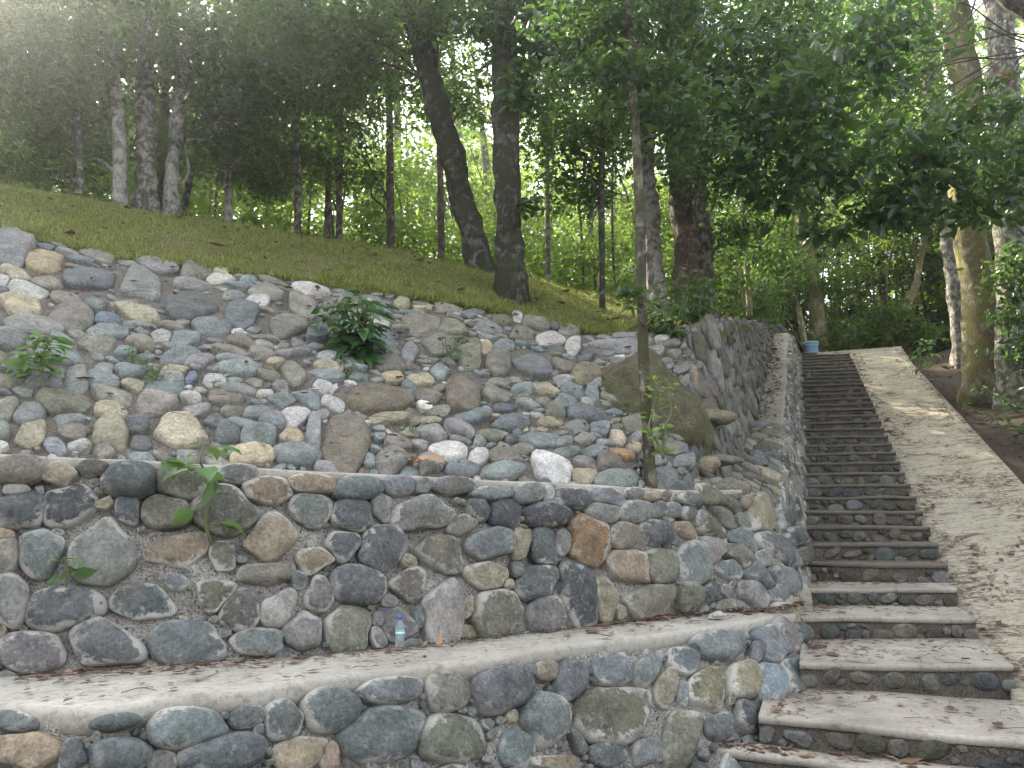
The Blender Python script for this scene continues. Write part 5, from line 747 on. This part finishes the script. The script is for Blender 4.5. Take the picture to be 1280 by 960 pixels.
stalk_plant('bush', 'dark broad leaved bush beside the mossy boulder top', (2.2, 10.5, 4.3), .6, 160, .17, 'leaf_near', 'bush', stems=6, seed=14, spread=.6, droop=.45, bare=.1)
stalk_plant('bush', 'broad leaved bush at the head of the dry stone wall', (2.7, 11.3, 4.75), .7, 200, .17, 'leaf_near', 'bush', stems=8, seed=15, spread=.8, droop=.45, bare=.1)
stalk_plant('bush', 'leafy bush between stair head and ramp head', (12.4, 28.0, 7.4), 1.5, 240, .32, 'leaf_near', 'bush', stems=12, seed=16, spread=.6, droop=.4, bare=.1)
stalk_plant('bush', 'broad leaved bush left of the blue bucket', (9.6, 28.6, 8.0), 1.9, 240, .32, 'leaf_near', 'bush', stems=12, seed=17, spread=.5, droop=.4, bare=.1)
stalk_plant('fallen_branch', 'leafy green branch lying on the upper ramp edge', (11.0, 20.6, 5.62), .9, 34, .24, 'leaf_young', 'branch', lean=(.5, -.2), seed=18, stems=3, spread=.5, droop=.5, bare=.2)
vine = stalk_plant('climbing_vine', 'light green vine climbing the slender tree trunk', (1.50, 7.62, 2.42), .80, 90, .085, 'leaf_vine', seed=19, stems=2, spread=.06, bare=.05, droop=.1)
stalk_plant('sapling_shoot', 'few dark leaves sprouting from the slender trunk', (1.36, 7.66, 3.78), .16, 16, .14, 'leaf_near', 'plant', seed=20, stems=3, spread=.9, droop=.3)
# ------------------------------------------------------------------ litter
def litter(name, label, P, N, size, frac_twig=.25, seed=0):
    rg = np.random.default_rng(500 + seed); n = len(P); g = Geo(); d = rg.normal(size=(n, 3)); d -= N * (d * N).sum(1)[:, None]; d /= np.linalg.norm(d, axis=1)[:, None]; wv = np.cross(N, d)
    s = size * (.35 + rg.gamma(2., .32, n))[:, None]; tw = rg.random(n) < frac_twig; wd = s * rg.uniform(.35, .75, (n, 1)); curl = rg.uniform(.03, .3, (n, 1)) * s
    B = P + N * .006
    V = np.stack([B - d * s * .5 + N * curl * .3, B + wv * wd * .5 + N * curl * rg.uniform(.1, 1, (n, 1)), B + d * s * .5 + N * curl * .8, B - wv * wd * .5 + N * curl * rg.uniform(.1, 1, (n, 1))], 1)[~tw]
    m = len(V); b = np.arange(m)[:, None] * 4; F = np.concatenate([b + [0, 1, 2], b + [0, 2, 3]]); hue = rg.beta(1.2, 1.6, m); br = rg.uniform(0, 1, m)
    g.add(V.reshape(-1, 3), F, np.repeat(np.stack([hue, br, 0 * hue, 1 + 0 * hue], 1), 4, 0))
    for k in np.nonzero(tw)[0]:
        L_ = s[k, 0] * rg.uniform(1.2, 3.2); a, c = B[k] - d[k] * L_ * .5, B[k] + d[k] * L_ * .5; mid = (a + c) / 2 + wv[k] * L_ * rg.normal() * .18 + N[k] * .006
        V, F = tube([(*a, .0014), (*mid, .0019), (*c, .001)], 4); g.add(V, F, (rg.uniform(0, .4), rg.uniform(0, .6), 0, 1))
    o = g.obj(name, M['litter'], smoothed=False); tag(o, label, kind='stuff'); return o
def litter_on(name, label, fn, n, size, tw=.25, seed=0):
    rg = np.random.default_rng(700 + seed); P = fn(rg, n); e = .02; N = np.tile([0, 0, 1.], (len(P), 1)); return litter(name, label, P, N, size, tw, seed)
def f_ramp(rg, n):
    s = 6 + 22.5 * rg.beta(1., 1.5, n); l = rg.uniform(1.5, 2.93, n); return fs(s, l, nose(s) + np.interp(s, [4, 6.1, 7.3, 9.3, 10.5, 12, 26, 28.7], [-.08, -.06, -.24, -.33, -.33, -.21, -.2, -.02]) + .008)
P = f_ramp(np.random.default_rng(1), 6500); P = P[wob(P * [1, 1, 2.], .45, 21, 3) + .35 * wob(P, .12, 3, 2) > .08]; nv = np.array([-K * SA, -K * CA, 1.]); nv /= np.linalg.norm(nv)
litter('leaf_litter', 'brown fallen leaves and twigs scattered over the ramp', P, np.tile(nv, (len(P), 1)), .05, .38, 1)
def f_stairs(rg, n):
    out = []
    for _ in range(n):
        k = min(int(rg.exponential(5)), len(SF) - 1); a_ = SF[k]; l = rg.uniform(a_[3] + .05, a_[4]) if rg.random() < .6 else a_[3] + .05 + abs(rg.normal()) * .25
        q = rg.beta(1.6, .9) if rg.random() < .7 else rg.random(); s = a_[0] + .02 + q * max(.02, a_[5] - a_[0] - (.12 if k else .04)) + a_[6] * (l - a_[3]) / 1.61; out.append(fs(s, min(l, a_[4]), a_[1] + .002))
    return np.array(out)
litter_on('leaf_litter', 'dry leaves and twigs lying on the stair treads', f_stairs, 1900, .052, .3, 2)
def f_ledge(rg, n):
    t = rg.uniform(2.2, 13.6, n); i = np.floor(t).astype(int); q = (t - i)[:, None]; fr = AT[i] * (1 - q) + AT[i + 1] * q; bk = ledge_back[i] * (1 - q) + ledge_back[i + 1] * q
    v = np.where(rg.random(n) < .72, rg.beta(1., 5., n) * .6 + .09, rg.uniform(.1, .95, n))[:, None]; p = bk + (fr - bk) * v; p[:, 2] = .908; return p
litter_on('leaf_litter', 'dry reddish leaves gathered on the wide ledge against the wall', f_ledge, 1000, .045, .15, 3)
def f_led2(rg, n):
    t = rg.uniform(13.3, 23.5, n); i = np.floor(t).astype(int); q = (t - i)[:, None]; a_ = BT[i] * (1 - q) + BT[i + 1] * q; b_ = CB[i] * (1 - q) + CB[i + 1] * q; v = rg.uniform(.1, .98, n)[:, None] ** .7; return a_ + (b_ - a_) * v + [0, 0, .012]
litter_on('leaf_litter', 'dead leaves covering the sloping ledge beside the stairs', f_led2, 1300, .08, .2, 4)
def f_bank(rg, n):
    U = rg.uniform(3, 9.9, n); V_ = rg.uniform(.1, 3.5, n); return LC.P(U, V_) + LC.N(U, V_) * rg.uniform(.03, .09, n)[:, None]
litter_on('leaf_litter', 'few dead leaves caught between the bank stones', f_bank, 420, .06, .3, 5)
def f_lawn(rg, n):
    U = rg.uniform(1.5, 13.5, n); v = rg.uniform(0, 5, n); P = LH.P(U, v); P[:, 2] += .22 * np.sin(np.pi * v / 5) * smooth((14 - U) / 4) + .03; return P
litter_on('leaf_litter', 'brown leaves fallen on the lawn', f_lawn, 420, .08, .12, 8)
def f_foot(rg, n):
    t = rg.uniform(9.5, 14.5, n); i = np.floor(t).astype(int); q = (t - i)[:, None]; p = BB[i] * (1 - q) + BB[i + 1] * q; k = np.clip(rg.exponential(.12, n), 0, .5)[:, None]; fr = AT[np.minimum(i, 14)]; p = p + (fr - p) * k; p[:, 2] = .905 + rg.uniform(0, .02, n); return p
litter_on('leaf_litter', 'heap of dry leaves in the corner at the right end of the ledge', f_foot, 380, .065, .25, 9)
def f_edge(rg, n):
    s = 6 + 22 * rg.random(n); l = np.where(rg.random(n) < .5, 1.5 + np.abs(rg.normal(size=n)) * .12, 3.02 - np.abs(rg.normal(size=n)) * .12); return fs(s, l, nose(s) + np.interp(s, [4, 6.1, 7.3, 9.3, 10.5, 12, 26, 28.7], [-.08, -.06, -.24, -.33, -.33, -.21, -.2, -.02]) + .012)
litter_on('leaf_litter', 'leaves and dirt gathered along both edges of the ramp', f_edge, 1500, .06, .3, 10)
def f_soil(rg, n):
    s = rg.uniform(9, 33, n); l = 3.02 + 4 * rg.beta(1, 1.6, n); return fs(s, l, soil_z(s, l) + .015)
litter_on('leaf_litter', 'dead leaves and bits of paper like bark on the soil bank', f_soil, 2600, .085, .3, 6)
# ------------------------------------------------------------------ small things
def lathe(prof, n=24):
    p = np.array(prof, float); th = np.linspace(0, 2 * np.pi, n, endpoint=False); V = np.stack([p[:, None, 0] * np.cos(th), p[:, None, 0] * np.sin(th), np.repeat(p[:, 1:2], n, 1)], -1)
    m = len(p); i = np.arange(m - 1)[:, None] * n; j = np.arange(n)[None]; F = np.stack([i + j, i + (j + 1) % n, i + n + (j + 1) % n, i + n + j], -1).reshape(-1, 4); return V.reshape(-1, 3), F
def put(name, prof, mat, parent, n=24):
    V, F = lathe(prof, n); return mesh_obj(name, V, F, M[mat], parent)
M['pet'] = plain('clear_plastic', (.86, .93, .96), .08, Transmission_Weight=.85, IOR=1.3); M['capblue'] = plain('blue_cap', (.03, .12, .55), .4); M['wrap'] = plain('label_blue', (.22, .42, .50), .5); M['white'] = plain('white_print', (.8, .82, .82), .5)
bt = thing('water_bottle', 'small clear plastic water bottle with blue cap standing on the ledge', 'bottle', (-.775, 5.52, .908))
put('body', [(.0, .004), (.026, 0), (.031, .006), (.0315, .03), (.0300, .045), (.0315, .06), (.0315, .085), (.0305, .088), (.0305, .133), (.0315, .136), (.0305, .155), (.024, .178), (.0135, .192), (.0125, .200)], 'pet', bt)
put('cap', [(.0, .218), (.013, .218), (.0152, .215), (.0152, .199), (.0128, .199), (.0128, .196)], 'capblue', bt); lab = put('label', [(.0312, .089), (.0316, .0895), (.0316, .1325), (.0312, .133)], 'wrap', bt)
V, F = lathe([(.0321, .106), (.0323, .107), (.0323, .116), (.0321, .117)], 24); mesh_obj('print_band', V, F, M['white'], lab)
M['bucket'] = plain('blue_plastic', (.36, .56, .88), .4)
M['paper'] = plain('grey_paper', (.42, .41, .39), .8)
bk = thing('bucket', 'pale blue plastic bucket standing at the head of the stairs', 'bucket', fs(29.9, .22, 7.45))
put('pail', [(.0, .02), (.26, .0), (.28, .02), (.31, .62), (.335, .62), (.335, .67), (.315, .68), (.30, .65), (.272, .04), (.0, .035)], 'bucket', bk, 40)
V, F = tube([(-.335, 0, .62, .008), (-.30, -.18, .56, .008), (0, -.345, .52, .008), (.30, -.18, .56, .008), (.335, 0, .62, .008)], 8); mesh_obj('handle', V, F, M['white'], bk)
bk.scale = (.85, .85, .85)
o = rock('crumpled_paper', 'crumpled whitish paper on the right end of the ledge', (1.80, 6.98, .945), (.06, .045, .035), 31, 'paper' if 'paper' in M else 'white', (.5, .48, .45), 'paper', sub=4, rough=.8)
def dry_leaf(label, c, n, size, seed, mat='litter'):
    rg = np.random.default_rng(seed); P = np.array(c) + rg.normal(size=(n, 3)) * [.05, .03, .015]; V, F, col = leaf_geo(P, size, .0, .6, .6, True, rg=rg); col[:, 0] = 1; col[:, 1] = 1
    o = mesh_obj('dry_leaf', V, F, M[mat], None, col); move_origin(o, c); tag(o, label, 'leaf')
dry_leaf('curled orange brown dry leaf on the bank just above the coping', (-.80, 6.47, 2.27), 7, .11, 3)
dry_leaf('yellow fallen leaf on the ledge right of the bottle', (-.56, 5.62, .925), 2, .075, 4, 'leaf_yellow' if 'leaf_yellow' in M else 'litter')
for k, (x, y, z) in enumerate(((-4.72, 12.76, 6.67), (-3.47, 12.04, 6.09), (-2.57, 11.2, 5.53), (-1.86, 12.24, 5.84))):
    V, F = tube([(x, y, z - .1, .014), (x + .01, y, z + .1, .013), (x + .02 * (k % 2), y, z + .26, .011)], 7); o = mesh_obj('stake', V, F, M['twig']); move_origin(o, (x, y, z))
    tag(o, ('leftmost thin dark stake on the lawn', 'thin dark stake on the lawn second from left', 'thin dark stake low on the lawn near the shrub', 'thin dark stake on the lawn left of the leaning tree')[k], 'stake', 'thin stakes on the lawn')

# ------------------------------------------------------------------ air volume added to imitate lens glare at the upper left
def glare_haze():
    m = bpy.data.materials.new('glare_haze'); m.use_nodes = True; nt = m.node_tree; nt.nodes.remove(nt.nodes['Principled BSDF'])
    v = nt.nodes.new('ShaderNodeVolumePrincipled'); v.inputs['Color'].default_value = (.86, .90, .95, 1); v.inputs['Density'].default_value = .0026; v.inputs['Anisotropy'].default_value = .87
    nt.links.new(v.outputs[0], nt.nodes['Material Output'].inputs['Volume'])
    x, z0, z1 = 640, -1.2, 62
    V = [(a, b, c) for c in (z0, z1) for b in (-x, x) for a in (-x, x)]
    F = np.array([[0, 2, 3, 1], [4, 5, 7, 6], [0, 1, 5, 4], [2, 6, 7, 3], [0, 4, 6, 2], [1, 3, 7, 5]]); o = mesh_obj('glare_haze', V, F, m, smoothed=False); tag(o, kind='stuff')
glare_haze()
